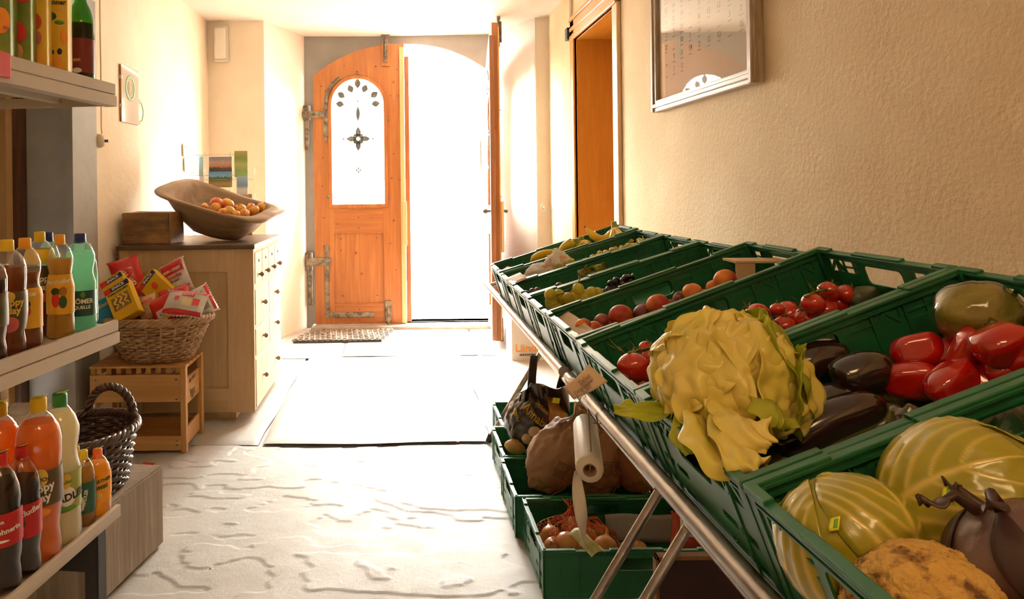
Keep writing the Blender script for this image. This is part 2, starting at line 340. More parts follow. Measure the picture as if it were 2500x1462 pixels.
# ------------------------------------------------------------------ entrance leaves
pine = WOOD('orange pine vertical', (.29,.095,.022), (.42,.165,.045), 'z', 22, .42, True, .1)
pineh = WOOD('orange pine horizontal', (.27,.085,.02), (.40,.155,.042), 'x', 22, .42, True, .1)
iron = M('old painted iron', (.09,.07,.05), .55, (.30,.25,.18), 24, .5, 60, metal=.5)
irond = M('dark iron', (.05,.045,.04), .5, (.12,.10,.08), 30, .3, 60, metal=.6)
brass = M('brass', (.6,.42,.15), .3, metal=1)
glassm = CLEAR('window glass', (.93,.97,.95), .5)
def leaf(root_loc, mirror):
    """leaf in its own frame: x from 0 (hinge) to .87, y front face 0 to .05, z up"""
    w = .868
    def zt(x): return arch_z(-.83 + x)
    lab = ('orange pine entrance door leaf closed, with arched window and iron hinges' if not mirror else 'orange pine entrance door leaf standing open, seen edge on')
    r = thing('door_2' if not mirror else 'door_3', lab, 'door', root_loc, (0, 0, 0 if not mirror else R(87)))
    r['kind'] = 'structure'
    def P(name, mb, mat, label=None):
        if mirror: mb.v = [Vector((-v.x, v.y, v.z)) for v in mb.v]; mb.f = [f[::-1] for f in mb.f]
        return part(r, name, mb, mat, False, label)
    st = Matrix.Translation((0, .025, 0)) @ XZ
    wx0, wx1, wz0, rr = .155, .690, 1.155, .2675
    wz1 = 2.385 - rr
    win = [(wx0, wz0), (wx1, wz0)] + [((wx0+wx1)/2 + rr*math.cos(PI*i/20), wz1 + rr*math.sin(PI*i/20)) for i in range(21)]
    outer = [(0.003, .04), (w, .04)] + [(lerp(w, .003, i/24), zt(lerp(w, .003, i/24))-.006) for i in range(25)]
    P('door_frame', xf(plate(outer, [win, [(.185,.235),(.655,.235),(.655,.90),(.185,.90)]], .05, .003), st), pine)
    # rails laid on with horizontal grain
    P('rail', MB().rbox((.19, -.003, .055), (.652, .02, .228), .003), pineh)
    P('rail', MB().rbox((.19, -.003, .905), (.652, .02, 1.130), .003), pineh)
    P('panel', MB().rbox((.18, .014, .228), (.66, .035, .905), .003), pine)
    # window casement
    cz = []
    for k in (.0, .032):
        cz.append([(wx0+k-.012, wz0+k-.01), (wx1-k+.012, wz0+k-.01)] + [((wx0+wx1)/2 + (rr-k+.012)*math.cos(PI*i/20), wz1 + (rr-k+.012)*math.sin(PI*i/20)) for i in range(21)])
    P('window_frame', xf(plate(cz[0], [cz[1]], .022, .003), Matrix.Translation((0, -.002, 0)) @ XZ), pine)
    P('pane', xf(plate(cz[1], [], .004), Matrix.Translation((0, .01, 0)) @ XZ), glassm)
    # wrought iron ornament outside the glass
    gm = MB(); cx = (wx0+wx1)/2; z0 = 2.08
    def petal(x, z, ang, ln, wd):
        pts = [(x + ln*t*math.cos(ang) - wd*s*math.sin(PI*t)*math.sin(ang), z + ln*t*math.sin(ang) + wd*s*math.sin(PI*t)*math.cos(ang)) for s, ts in ((1, range(0, 9)), (-1, range(7, 0, -1))) for t in [q/8 for q in ts]]
        q = xf(plate(pts, [], .006), Matrix.Translation((0, .058, 0)) @ XZ); gm.add(q.v, q.f)
    for a, rr0 in ((8, .13), (35, .15), (68, .14), (112, .14), (145, .15), (172, .13)):
        petal(cx + rr0*math.cos(R(a)), z0+.03 + rr0*math.sin(R(a)), R(a), .085, .030)
        gm.tube([(cx, .058, z0-.02), (cx + rr0*math.cos(R(a)), .058, z0+.03 + rr0*math.sin(R(a)))], .0022, 6)
    gm.tube([(cx, .058, 2.36), (cx, .058, 2.0)], .004, 6); gm.sph((cx, .058, z0+.08), .011, 10, 8); petal(cx, 2.28, R(90), .10, .03); petal(cx, 2.12, R(-90), .16, .020)
    for a in range(0, 360, 45): petal(cx + .012*math.cos(R(a)), 1.80 + .012*math.sin(R(a)), R(a), .105 if a % 90 == 0 else .05, .026)
    for xx in (-.14, .14): gm.sph((cx+xx, .058, 1.80), .012, 8, 6)
    for a in (0, 90, 180, 270): petal(cx, 1.50, R(a), .035, .008)
    gm.tube([(cx, .058, 2.0), (cx, .058, 1.40)], .0012, 6)
    P('window_grille', gm, irond, 'dark wrought iron flower ornament')
    # cover strips at the meeting edge
    P('cover_strip', MB().rbox((w-.045, -.012, .045), (w-.002, .0, 2.66), .004), WOOD('pale pine', (.72,.42,.18), (.85,.55,.28), 'z'), 'paler strip along the meeting edge')
    P('strike_block', MB().rbox((w-.030, -.034, .78), (w+.010, -.012, 1.20), .003), WOOD('pale pine', (0,)*3, (0,)*3), 'pale wooden block')
    P('astragal', MB().rbox((w+.001, .035, .05), (w+.045, .075, 2.58), .004), WOOD('brown pine', (.22,.08,.03), (.34,.14,.06), 'z'))
    # corner strap hinges
    hm = MB(); hm.rbox((.12-.022, -.014, 2.02-.2), (.12+.022, -.001, 2.13), .004)
    hm.tube([(.12, -.008, 2.10)] + [(.12 + .20*(1-math.cos(R(a))), -.008, 2.12 + .27*math.sin(R(a))) for a in (15, 30, 45, 60, 72)], .026, 8, flat=.35)
    hm.rbox((-.10, -.016, 2.00), (.12, -.002, 2.06), .004); hm.tube([(.12, -.008, 1.84), (.12, -.008, 1.76)], [.022, .004], 8)
    P('strap_hinge', hm, iron)
    hm = MB(); hm.rbox((.095, -.014, .10), (.135, -.001, .74), .004); hm.rbox((.095, -.016, .10), (.56, -.001, .155), .006)
    hm.rbox((-.08, -.018, .60), (.155, -.002, .67), .004); hm.sph((.12, -.008, .76), (.022, .01, .035), 12, 8)
    P('strap_hinge', hm, iron)
    # hooks around the casement
    for hx, hz in ((cx, 2.43), (wx1+.03, 1.98), (wx0-.02, 1.95), (wx0-.02, 1.255), (wx1+.02, 1.24)):
        P('turn_button', MB().tube([(hx, -.004, hz), (hx, -.022, hz)], .005, 8).sph((hx, -.024, hz), .008, 8, 6).rbox((hx-.02, -.012, hz-.022), (hx+.012, -.006, hz-.016), .001), iron)
    # bolts
    P('bolt_plate', MB().rbox((.655, -.014, 2.48), (.735, -.002, 2.70), .003), pine)
    P('top_bolt', MB().rbox((.675, -.03, 2.52), (.715, -.012, 2.76), .004).rbox((.655, -.035, 2.745), (.735, -.005, 2.775), .004).tube([(.695,-.04,2.56),(.695,-.04,2.74)], .009, 8), iron)
    P('bottom_bolt', MB().rbox((.66, -.012, .05), (.725, -.002, .26), .008).tube([(.692,-.022,.0),(.692,-.022,.20)], .011, 8).rbox((.672,-.03,.06),(.712,-.01,.11), .003), iron)
    nl = MB()
    for nx, nz_ in ((.25,.85),(.59,.855),(.25,.74),(.26,.31),(.59,.31),(.08,1.35),(.09,1.05),(.09,.78),(.09,1.62),(.42,1.05),(.42,.95),(.22,.99),(.72,.80),(.77,.55),(.76,1.65),(.82,1.4),(.74,1.42),(.42,.18),(.42,.08),(.60,2.48),(.12,2.25),(.08,2.30),(.30,2.49),(.80,2.45),(.74,2.2),(.81,2.2)):
        nl.sph((nx, -.003, nz_), (.0055, .002, .007), 8, 6)
    P('nail_heads', nl, irond)
    if mirror:
        P('door_handle', MB().tube([(w-.07,-.005,1.12),(w-.07,-.06,1.12),(w-.075,-.065,1.12),(w-.17,-.07,1.11)], .011, 8).tube([(w-.07,.05,1.12),(w-.07,.11,1.12)], .011, 8).sph((w-.07,.115,1.12), .022, 10, 8), irond)
        P('lock_case', MB().rbox((w-.13, -.022, 1.0), (w-.02, -.002, 1.2), .004), irond)
    return r
leaf((-.83, WD-.052, 0), False); leaf((.862, WD-.03, 0), True)
# hinge pintles set in the stone
solo('hinge_pintle', 'rusty iron wall hook carrying the upper hinge of the closed leaf', 'hinge', MB().rbox((-.935, WD-.03, 1.98), (-.86, WD-.001, 2.12), .004).tube([(-.88,WD-.05,1.98),(-.88,WD-.05,2.12)], .016, 8).rbox((-.915, WD-.02, 1.70), (-.875, WD-.001, 1.98), .006), iron, (-.89, WD-.03, 2.0), world=True)
solo('hinge_pintle', 'rusty iron wall hook carrying the lower hinge of the closed leaf', 'hinge', MB().rbox((-.925, WD-.03, .55), (-.855, WD-.001, .72), .004).tube([(-.87,WD-.05,.53),(-.87,WD-.05,.72)], .016, 8).rbox((-.90, WD-.02, .22), (-.86, WD-.001, .55), .006), iron, (-.88, WD-.03, .6), world=True)
# ------------------------------------------------------------------ right wall doorway in orange wood
ow_ = WOOD('varnished orange wood', (.47,.19,.022), (.57,.25,.035), 'z', 34, .32, False, .04, .6)
d4 = thing('door_4', 'orange varnished wooden doorway set deep into the right wall', 'door', (WR, DY1, 0)); d4['kind'] = 'structure'
part(d4, 'jamb', MB().box((WR-.01, DY1-.03, 0), (WR+.36, DY1+.005, DZ)), ow_, True)
part(d4, 'jamb', MB().box((WR+.02, DY0-.005, 0), (WR+.36, DY0+.03, DZ)), ow_, True)
part(d4, 'soffit', MB().box((WR-.01, DY0, DZ-.03), (WR+.36, DY1, DZ+.005)), WOOD('varnished orange wood across', (.47,.19,.022), (.57,.25,.035), 'y', 34, .32), True)
part(d4, 'door_leaf', MB().box((WR+.33, DY0, 0), (WR+.37, DY1, DZ)), ow_, True)
cas = MB()
for a, b in (((WR-.028, DY1-.01, 0), (WR+.0, DY1+.10, DZ+.15)), ((WR-.034, DY1-.01, 0), (WR-.0, DY1+.018, DZ+.03))): cas.rbox(a, b, .006)
part(d4, 'casing', cas, ow_, True)
cas = MB(); cas.rbox((WR-.026, DY0-.09, 0), (WR+.0, DY0+.01, DZ+.15), .006)
part(d4, 'casing', cas, WOOD('faded casing', (.62,.40,.2), (.74,.5,.28), 'z', 30, .4), True, 'paler casing on the near side')
cas = MB()
for z0, z1, t in ((DZ-.02, DZ+.15, .028), (DZ-.02, DZ+.02, .036), (DZ+.05, DZ+.08, .034), (DZ+.12, DZ+.15, .04)): cas.rbox((WR-t, DY0-.09, z0), (WR+.0, DY1+.10, z1), .006)
part(d4, 'head_casing', cas, MATS['varnished orange wood across'], True)
# ------------------------------------------------------------------ outside
pale = M('outside paving', (.78,.76,.72), .9, (.70,.68,.64), 2)
struct('ground', 'sunlit pale street outside the entrance', 'street', MB().box((-30, 7.26, -.2), (30, 60, -.12)), pale)
fac = M('pale render', (.80,.74,.66), .9); win = M('pale shutters', (.50,.42,.32), .7)
b1 = thing('building', 'pale house across the street seen through the open leaf', 'building', (3, 24, -.12))
part(b1, 'wall', MB().box((-9, 24, -.12), (2.1, 32, 8.2)), fac, True)
for wx in (-.2, .9): 
    for wz in (1.6, 4.1): 
        f_ = part(b1, 'window', MB().box((wx-.45, 23.93, wz), (wx+.4, 24.0, wz+1.5)), win, True)
part(b1, 'cornice', MB().box((-9.1, 23.7, 3.3), (2.2, 24, 3.5)), win, True); part(b1, 'roof', MB().add([(-9.3,23.4,8.2),(2.4,23.4,8.2),(2.4,32.4,8.2),(-9.3,32.4,8.2),(-9.3,28,11),(2.4,28,11)], [(0,1,5,4),(2,3,4,5),(1,2,5),(3,0,4),(3,2,1,0)]), win, True)
b2 = thing('building', 'tall gabled house at the right end of the street', 'building', (7, 19, -.12))
part(b2, 'wall', MB().add([(2.2,17,-.12),(9,17,-.12),(9,26,-.12),(2.6,26,-.12),(2.0,17,5.2),(9,17,5.2),(9,26,5.2),(2.6,26,5.2)], [(0,3,2,1),(4,5,6,7),(0,1,5,4),(1,2,6,5),(2,3,7,6),(3,0,4,7)]), M('warm render', (.8,.72,.58), .9), True)
part(b2, 'roof', MB().add([(1.4,16.6,5.2),(9.4,16.6,5.2),(9.4,26.6,5.2),(1.9,26.6,5.2),(5.4,16.6,8.6),(5.4,26.6,8.6)], [(0,4,5,3),(4,1,2,5),(0,1,4),(3,5,2),(0,3,2,1)]), M('roof tiles', (.5,.33,.22), .8), True)
for i in range(3): part(b2, 'window', MB().box((1.98+.03*i+.2, 18+2.4*i, 1.4), (2.16+.03*i, 19.1+2.4*i, 2.9)), win, True)
fn = thing('garden_fence', 'pale yellow picket fence far down the street', 'fence', (1.9, 16, -.12))
for i in range(9): part(fn, 'picket', MB().rbox((1.35+.12*i, 15.9, -.12), (1.41+.12*i, 15.94, .75), .01), M('fence paint', (.75,.68,.42), .7), True)
part(fn, 'rail', MB().box((1.3, 15.94, .1), (2.5, 15.97, .18)).box((1.3, 15.94, .5), (2.5, 15.97, .58)), MATS['fence paint'], True)
bu = thing('flowering_shrub', 'small green shrub with yellow blossom by the far kerb', 'shrub', (1.0, 15, -.12))
m_ = MB()
for i in range(240):
    a, b_, c_ = rnd.gauss(0,.16), rnd.gauss(0,.12), abs(rnd.gauss(.28,.14)); p = Vector((1.02+a, 15+b_, -.1+c_)); q = Euler((rnd.random()*6, rnd.random()*6, 0)).to_matrix(); m_.add([p, p+q@Vector((.05,0,0)), p+q@Vector((.05,.03,.01)), p+q@Vector((0,.03,0))], [(0,1,2,3)])
part(bu, 'foliage', m_, M('shrub green', (.25,.4,.1), .6, (.6,.6,.15), 9), True); part(bu, 'stem', MB().tube([(1.02,15,-.13),(1.02,15,.15)], .02), M('bark', (.2,.12,.07), .8), True)
b1.location.y += 6
# car nose behind the leaf edge
ca = thing('car', 'light silver car with headlight, parked outside behind the door edge', 'car', (-1.5, 12.2, -.12))
prof = [(.36,.10),(.38,.26),(.34,.42),(.22,.52),(-.15,.62),(-.85,.74),(-1.5,1.14),(-2.6,1.2),(-3.4,.85),(-3.75,.75),(-3.8,.2),(-3.7,.1)]
rings = []
for yy, k in ((11.42,.90),(11.5,.97),(12.2,1.0),(12.95,.97),(13.05,.90)): rings.append([(-1.7+(x+1.7)*k, yy, -.12+z*(.94+.06*k)) for x, z in prof])
part(ca, 'body', MB().loft(rings), M('silver paint', (.55,.56,.58), .25, metal=.5, coat=.6), True)
part(ca, 'bumper', MB().rbox((-.1,11.38,.0),(.345,11.55,.12), .03), M('bumper grey', (.16,.16,.16), .5), True)
part(ca, 'headlight', MB().sph((.16,11.44,.33), (.12,.05,.05), 14, 8), M('headlamp', (.5,.55,.6), .1, coat=1), True)
part(ca, 'windscreen', MB().add([(-.88,11.6,.64),(-.88,12.85,.64),(-1.45,12.8,1.0),(-1.45,11.65,1.0)], [(0,1,2,3)]), M('dark glass', (.05,.06,.07), .1), True)
for wx in (-.32, -2.95): part(ca, 'wheel', MB().lathe([(.02,-.09),(.20,-.09),(.27,-.07),(.29,0),(.27,.07),(.2,.09),(.02,.09)], 28, mat=Matrix.Translation((wx,11.5,.17)) @ Matrix.Rotation(PI/2,4,'X')), M('tyre', (.03,.03,.03), .8), True)
#==OBJ==
# ================================================================== LEFT SIDE: cabinet, crates, baskets
cream = WOOD('pale cabinet pine', (.50,.32,.16), (.62,.43,.23), 'z', 18, .5, False, .08)
creamh = WOOD('pale cabinet pine across', (.50,.32,.16), (.62,.43,.23), 'x', 14, .5, False, .08)
creamf = WOOD('pale drawer front', (.74,.60,.42), (.82,.70,.52), 'y', 16, .5, False, .06)
darkw = WOOD('dark worktop wood', (.06,.028,.012), (.13,.065,.03), 'x', 14, .4)
CX0, CX1, CY0, CY1, CZ = -1.62, -.852, 4.17, 5.08, .985
cb = thing('drawer_cabinet', 'pale pine cabinet with rows of knobbed drawers and dark worktop', 'cabinet', (-1.24, 4.6, 0))
part(cb, 'side_frame', xf(plate([(CX0,.05),(CX1,.05),(CX1,CZ),(CX0,CZ)], [[(CX0+.13,.19),(CX1-.15,.19),(CX1-.15,CZ-.13),(CX0+.13,CZ-.13)]], .03, .002), Matrix.Translation((0, CY0+.015, 0)) @ XZ), cream, True)
part(cb, 'side_panel', MB().box((CX0+.1, CY0+.013, .15), (CX1-.12, CY0+.028, CZ-.1)), cream, True)
part(cb, 'side_rail', MB().rbox((CX0+.132, CY0-.0015, .052), (CX1-.152, CY0+.02, .188), .002), creamh, True)
part(cb, 'carcass', MB().box((CX0, CY0+.03, .05), (CX1-.035, CY1, CZ)).box((CX0+.03, CY0+.05, -.003), (CX1-.12, CY1-.03, .05)), cream, True)
part(cb, 'drawer_surround', MB().box((CX1-.036, CY0+.03, .05), (CX1-.006, CY1, CZ)), creamf, True)
part(cb, 'worktop', MB().rbox((CX0-.01, CY0-.02, CZ), (CX1+.012, CY1+.02, CZ+.026), .003), darkw, True)
knobm = M('turned drawer knob', (.20,.12,.06), .4)
def drawer(y0, y1, z0, z1, knobs, small=False):
    d = part(cb, 'drawer', MB().rbox((CX1-.012, y0+.006, z0+.006), (CX1+.004, y1-.006, z1-.006), .003), creamf, True)
    for ky in knobs:
        kz = lerp(z0, z1, .28 if small else .5)
        k = MB().lathe([(.006,0),(.006,.008),(.014,.014),(.016,.022),(.010,.03),(.002,.032)], 14, mat=Matrix.Translation((CX1+.003, ky, kz)) @ Matrix.Rotation(PI/2, 4, 'Y'))
        k.v = [BASE[cb.name].inverted() @ v for v in k.v]
        o = bpy.data.objects.new('knob', k.mesh('knob')); COL.objects.link(o); o.parent = d; o.data.materials.append(knobm)
    if small:
        k = MB().sph((CX1+.006, (y0+y1)/2, z0+.135), (.003,.006,.010), 8, 6); k.v = [BASE[cb.name].inverted() @ v for v in k.v]
        o = bpy.data.objects.new('label_pin', k.mesh('label_pin')); COL.objects.link(o); o.parent = d; o.data.materials.append(irond)
q = (CY1 - CY0 - .05) / 4
for i in range(4): drawer(CY0+.03+q*i, CY0+.03+q*(i+1), .770, .965, [CY0+.03+q*(i+.5)], True)
for z0, z1 in ((.535,.755),(.36,.525)):
    for i in range(2): drawer(CY0+.03+2*q*i, CY0+.03+2*q*(i+1), z0, z1, [CY0+.03+2*q*(i+.5)])
drawer(CY0+.03, CY1-.02, .06, .35, [CY0+.03+q, CY0+.03+3*q])
# timber block on the worktop
def timber(name, label, a, b, mat, rotz=0, chip=.012, seed=1, wander=.01):
    c = Vector(((a[0]+b[0])/2, (a[1]+b[1])/2, a[2])); hx, hy, hz = (b[0]-a[0])/2, (b[1]-a[1])/2, b[2]-a[2]
    bm = bmesh.new(); bmesh.ops.create_cube(bm, size=1)
    for v in bm.verts: v.co = Vector((v.co.x*2*hx, v.co.y*2*hy, (v.co.z+.5)*hz))
    bmesh.ops.bevel(bm, geom=bm.edges[:], offset=chip, segments=2, affect='EDGES'); bmesh.ops.subdivide_edges(bm, edges=[e for e in bm.edges if e.calc_length() > .05], cuts=6, use_grid_fill=True)
    for v in bm.verts:
        n = noise.noise_vector(v.co*7 + Vector((seed,)*3)); v.co += Vector((n.x, n.y, n.z if v.co.z > .02 else 0))*wander*.5
        if v.co.z < 0: v.co.z = 0
    bm.verts.index_update(); mb = MB().add([v.co.copy() for v in bm.verts], [tuple(v.index for v in f.verts) for f in bm.faces]); bm.free()
    return solo(name, label, 'wooden block', mb, mat, tuple(c), (0,0,rotz))
timber('timber_block', 'dark brown squared log end lying on the cabinet behind the trough', (-1.625, 4.24, CZ+.027), (-1.34, 4.47, CZ+.027+.185), M('rough brown log', (.11,.052,.018), .6, (.27,.13,.045), 5, .5, 22, sc=(1,1,2.2)), R(-4), .006, 3, .014)
# dough trough
def trough():
    L, Wd, Dp = .74, .44, .225; n = 72
    def ring(sx, sy, z, off=0, p=4):
        o = []
        for i in range(n):
            a = 2*PI*i/n; ca, sa = math.cos(a), math.sin(a)
            r = (abs(ca)**p + abs(sa)**p)**(-1/p); o.append((off + sx*r*ca, sy*r*sa*(1-.10*ca), z + .012*math.cos(a*2)*(z/Dp) + .003*nz((ca*3, sa*3, z*9), 1, 4)))
        return o
    hx, hy = L/2, Wd/2
    outr = [ring(hx*.30, hy*.38, 0, 0, 2.2), ring(hx*.45, hy*.55, .012, 0, 2.4), ring(hx*.62, hy*.76, .07, 0, 2.8), ring(hx*.76, hy*.92, .145, 0, 3.5), ring(hx*.84, hy*.97, .195, 0, 4.5), ring(hx*.98, hy*.995, .205, 0, 7), ring(hx, hy, .215, 0, 8), ring(hx*.995, hy*.995, Dp, 0, 8)]
    inr = [ring(hx*.80, hy*.90, Dp-.002, -.01, 5), ring(hx*.77, hy*.87, Dp-.015, -.01, 4.5), ring(hx*.70, hy*.80, .14, -.005, 3.5), ring(hx*.55, hy*.66, .07, 0, 2.8), ring(hx*.35, hy*.42, .028, 0, 2.2), ring(.02, .02, .022, 0, 2)]
    return MB().loft(outr + inr)
tm = trough(); TR = Euler((R(11), R(16), R(-13)), 'XYZ').to_matrix().to_4x4(); mn = min((TR @ v).z for v in tm.v)
TL = Vector((-1.165, 4.60, CZ+.0265 - mn)); TW = Matrix.Translation(TL) @ TR
tr = solo('dough_trough', 'old carved wooden dough trough leaning on the worktop, holding apples', 'trough', tm, WOOD('worn trough wood', (.28,.18,.105), (.48,.35,.23), 'x', 12, .55, False, .3), tuple(TL), tuple(TR.to_euler()))
# apples
def fruit(r, dimple=.25, seed=0, sq=.92, seg=22):
    def f(d):
        k = 1 + .02*nz(d*1.5, 1, seed)
        rr = math.hypot(d.x, d.y)
        if d.z > 0: k -= dimple*math.exp(-(rr/.22)**2)*.9
        else: k -= dimple*.4*math.exp(-(rr/.2)**2)
        return k
    return MB().sph((0,0,0), (r, r, r*sq), seg, 16, f)
applem = M('apple skin', (.74,.40,.045), .35, (.55,.07,.02), 14, coat=.3, sss=.1, mid=(.42,.60)); stemm = M('woody stem', (.16,.09,.03), .7)
ap0 = None
alist = [(500,505,10,'small red apple peeping over the left rim of the trough'),(528,498,17,'yellow green apple at the left back of the trough pile'),(526,509,15,'yellow apple in front of the green one at the left of the trough'),(555,500,17,'large orange apple topmost in the trough'),(560,518,16,'red apple below the topmost orange one'),(585,512,16,'reddish apple right of the topmost apple'),(612,507,12,'small yellow apple at the back right of the pile'),(640,508,15,'red apple at the right end of the trough'),(620,515,14,'bright red apple beside the right end of the pile'),(598,521,12,'yellow apple low against the front rim of the trough'),(545,520,13,'red apple low on the left of the front rim'),(575,524,12,'half hidden apple low in the middle of the trough')]
for i, (px, py, r, lb) in enumerate(alist):
    lp = TW @ Vector((0, 0, .16)); p = hitp(px, py, lp + (TR @ Vector((0,0,1)))*(.025 + (.02 if i == 3 else 0) + (.022 if py > 515 else 0)), TR @ Vector((0,0,1)))
    if ap0 is None:
        ap0 = thing('apple', lb, 'apple', p, group='apples in the dough trough'); part(ap0, 'flesh', fruit(.037, .3, 1), applem); part(ap0, 'stem', MB().tube([(0,0,.022),(.002,0,.034),(.006,0,.044)], .0014, 6), stemm); a = ap0
    else: a = copy_tree(ap0)
    place(a, p, (rnd.uniform(-.9,.9), rnd.uniform(-.9,.9), rnd.uniform(0,6)), lb, r*p.y/F/.037*1.02)
# postcard rack
wire = M('chrome wire', (.6,.6,.6), .25, metal=1)
rk = thing('postcard_rack', 'wire rack of postcards standing behind the dough trough', 'rack', (-1.30, 4.98, CZ+.026))
mb = MB()
for x in (-1.43,-1.345,-1.17,-1.085):
    mb.tube([(x,4.99,CZ+.03),(x,4.99,CZ+.60)], .002, 6)
for z in (.06,.24,.27,.41,.44,.58): mb.tube([(-1.43,4.99,CZ+z),(-1.085,4.99,CZ+z)], .002, 6)
for z in (.24,.41,.08): 
    for x0 in (-1.43,-1.345,-1.16): mb.tube([(x0,4.99,CZ+z+.07),(x0,4.955,CZ+z+.05),(x0,4.955,CZ+z),(x0+.16,4.955,CZ+z),(x0+.16,4.955,CZ+z+.05),(x0+.16,4.99,CZ+z+.07)], .0018, 6)
for x in (-1.43,-1.085): mb.tube([(x,4.90,CZ+.03),(x,5.05,CZ+.03)], .003, 6)
part(rk, 'wire_frame', mb, wire, True)
part(rk, 'backboard', MB().rbox((-1.16,5.02,CZ+.027),(-1.03,5.03,CZ+.31), .002), M('brown board', (.35,.2,.1), .7), True)
def picmat(name, stops, ns=6):
    m, nt, b = newmat(name); b.inputs['Roughness'].default_value = .35; tc = nt.nodes.new('ShaderNodeTexCoord'); sp = nt.nodes.new('ShaderNodeSeparateXYZ')
    nt.links.new(tc.outputs['Generated'], sp.inputs[0]); n = noi(nt, tc.outputs['Generated'], ns, 5); mm = nt.nodes.new('ShaderNodeMath'); mm.operation = 'MULTIPLY_ADD'; mm.inputs[1].default_value = .35; nt.links.new(n, mm.inputs[0])
    ad = nt.nodes.new('ShaderNodeMath'); ad.operation = 'ADD'; ad.inputs[1].default_value = -.175; nt.links.new(sp.outputs[2], ad.inputs[0]); nt.links.new(ad.outputs[0], mm.inputs[2])
    nt.links.new(ramp(nt, mm.outputs[0], stops), b.inputs['Base Color']); return m
def card(px0, py0, px1, py1, Y, mat, lb, tilt=6, rz=0):
    a, b = at(px0, py0, Y), at(px1, py1, Y); w, h = b.x-a.x, a.z-b.z
    return solo('postcard', lb, 'postcard', MB().box((0,0,0),(w,.003,h)), mat, (a.x, Y, b.z), (R(-tilt), 0, R(rz)), group='postcards in the wire rack')
card(510,383,566,419,4.958, picmat('sunset mountains', [(.0,(.05,.05,.06)),(.25,(.10,.07,.06)),(.35,(.55,.22,.10)),(.6,(.60,.38,.28)),(.8,(.35,.33,.36))]), 'postcard of dusk mountains, upper middle of the rack', 2)
card(509,419,567,457,4.954, picmat('alpine farmhouse', [(0,(.20,.30,.06)),(.22,(.45,.22,.12)),(.45,(.12,.2,.05)),(.62,(.08,.14,.06)),(.7,(.25,.5,.75)),(1,(.15,.4,.75))], 9), 'postcard of an alpine farmhouse under blue sky, middle of the rack', 2)
card(485,382,503,430,4.95, picmat('lake card', [(0,(.2,.3,.3)),(.4,(.25,.35,.3)),(.6,(.2,.45,.6)),(1,(.25,.55,.75))]), 'narrow blue lake postcard at the rack\'s left end', 2, -45)
card(486,430,504,459,4.95, picmat('brown card', [(0,(.3,.2,.1)),(.5,(.45,.35,.3)),(1,(.5,.45,.45))]), 'brownish postcard low at the rack\'s left end', 2, -40)
card(572,368,604,432,4.95, picmat('green meadow card', [(0,(.2,.35,.08)),(.5,(.55,.62,.25)),(.7,(.3,.42,.12)),(1,(.6,.5,.2))]), 'tall green meadow postcard at the rack\'s upper right', 2, 14)
card(577,430,606,475,4.92, picmat('winter village card', [(0,(.6,.6,.6)),(.3,(.75,.78,.8)),(.45,(.3,.35,.4)),(.6,(.25,.45,.75)),(1,(.5,.7,.9))], 11), 'white bordered winter postcard at the rack\'s lower right', 3, -8)
# woven baskets
def basket(name, label, rx, ry, hh, bx, by, mat, rows, stakes, rimr, wr, seed=0, smat=None, hand=None, z0=0):
    """oval wicker basket: woven rows over stakes, plaited rim"""
    t = thing(name, label, 'basket', (0,0,0))
    def prof(z): k = z/hh; k2 = k**.85; return lerp(bx, rx, k2), lerp(by, ry, k2)
    w = MB(); n = stakes*4
    for i in range(rows):
        z = .008 + (hh-.03)*i/(rows-1); ex, ey = prof(z); pts = []
        for j in range(n):
            a = 2*PI*j/n; o = wr*1.1*math.sin(a*stakes/1 + PI*i) ; pts.append(((ex+o)*math.cos(a), (ey+o)*math.sin(a), z + .002*math.sin(a*3+i)+.0012*math.sin(a*stakes+i)))
        w.tube(pts, wr*(1+.15*math.sin(i*2.3)), 6, closed=True)
    part(t, 'weave', w, mat)
    s_ = MB()
    for j in range(stakes):
        a = 2*PI*(j+.5)/stakes; s_.tube([(bx*math.cos(a), by*math.sin(a), .003), *[(prof(hh*k)[0]*math.cos(a), prof(hh*k)[1]*math.sin(a), hh*k) for k in (.25,.5,.75,1.0)]], wr*1.0, 6)
    part(t, 'stakes', s_, smat or mat)
    r_ = MB()
    for k in range(4):
        pts = []
        for j in range(96):
            a = 2*PI*j/96; ph = a*13 + k*PI/2; q = rimr*.75
            pts.append(((rx+.006+q*math.cos(ph))*math.cos(a), (ry+.006+q*math.cos(ph))*math.sin(a), hh-.004+q*math.sin(ph)))
        r_.tube(pts, rimr*.62, 7, closed=True)
    part(t, 'rim', r_, mat)
    part(t, 'base', MB().lathe([(.01,.0),(1,.0),(1.0,.010),(.01,.010)], 40, mat=Matrix.Diagonal((bx, by, 1, 1))), mat)
    if hand:
        hx, hy0, hy1, hz, hr = hand; m_ = MB()
        for k in range(3):
            pts = []
            for j in range(41):
                u = j/40; a = PI*u; c_ = Vector((hx*math.cos(a), lerp(hy0, hy1, .5), hh - .05 + (hz+.05)*math.sin(a)**.7)); ph = u*40 + k*2*PI/3
                pts.append(c_ + Vector((math.cos(a)*math.cos(ph), math.sin(ph), math.sin(a)*math.cos(ph)))*hr*.62)
            m_.tube(pts, hr*.6, 7)
        part(t, 'handle', m_, mat)
    return t
wick = M('buff willow', (.42,.25,.12), .5, (.27,.145,.065), 20, .3, 90)

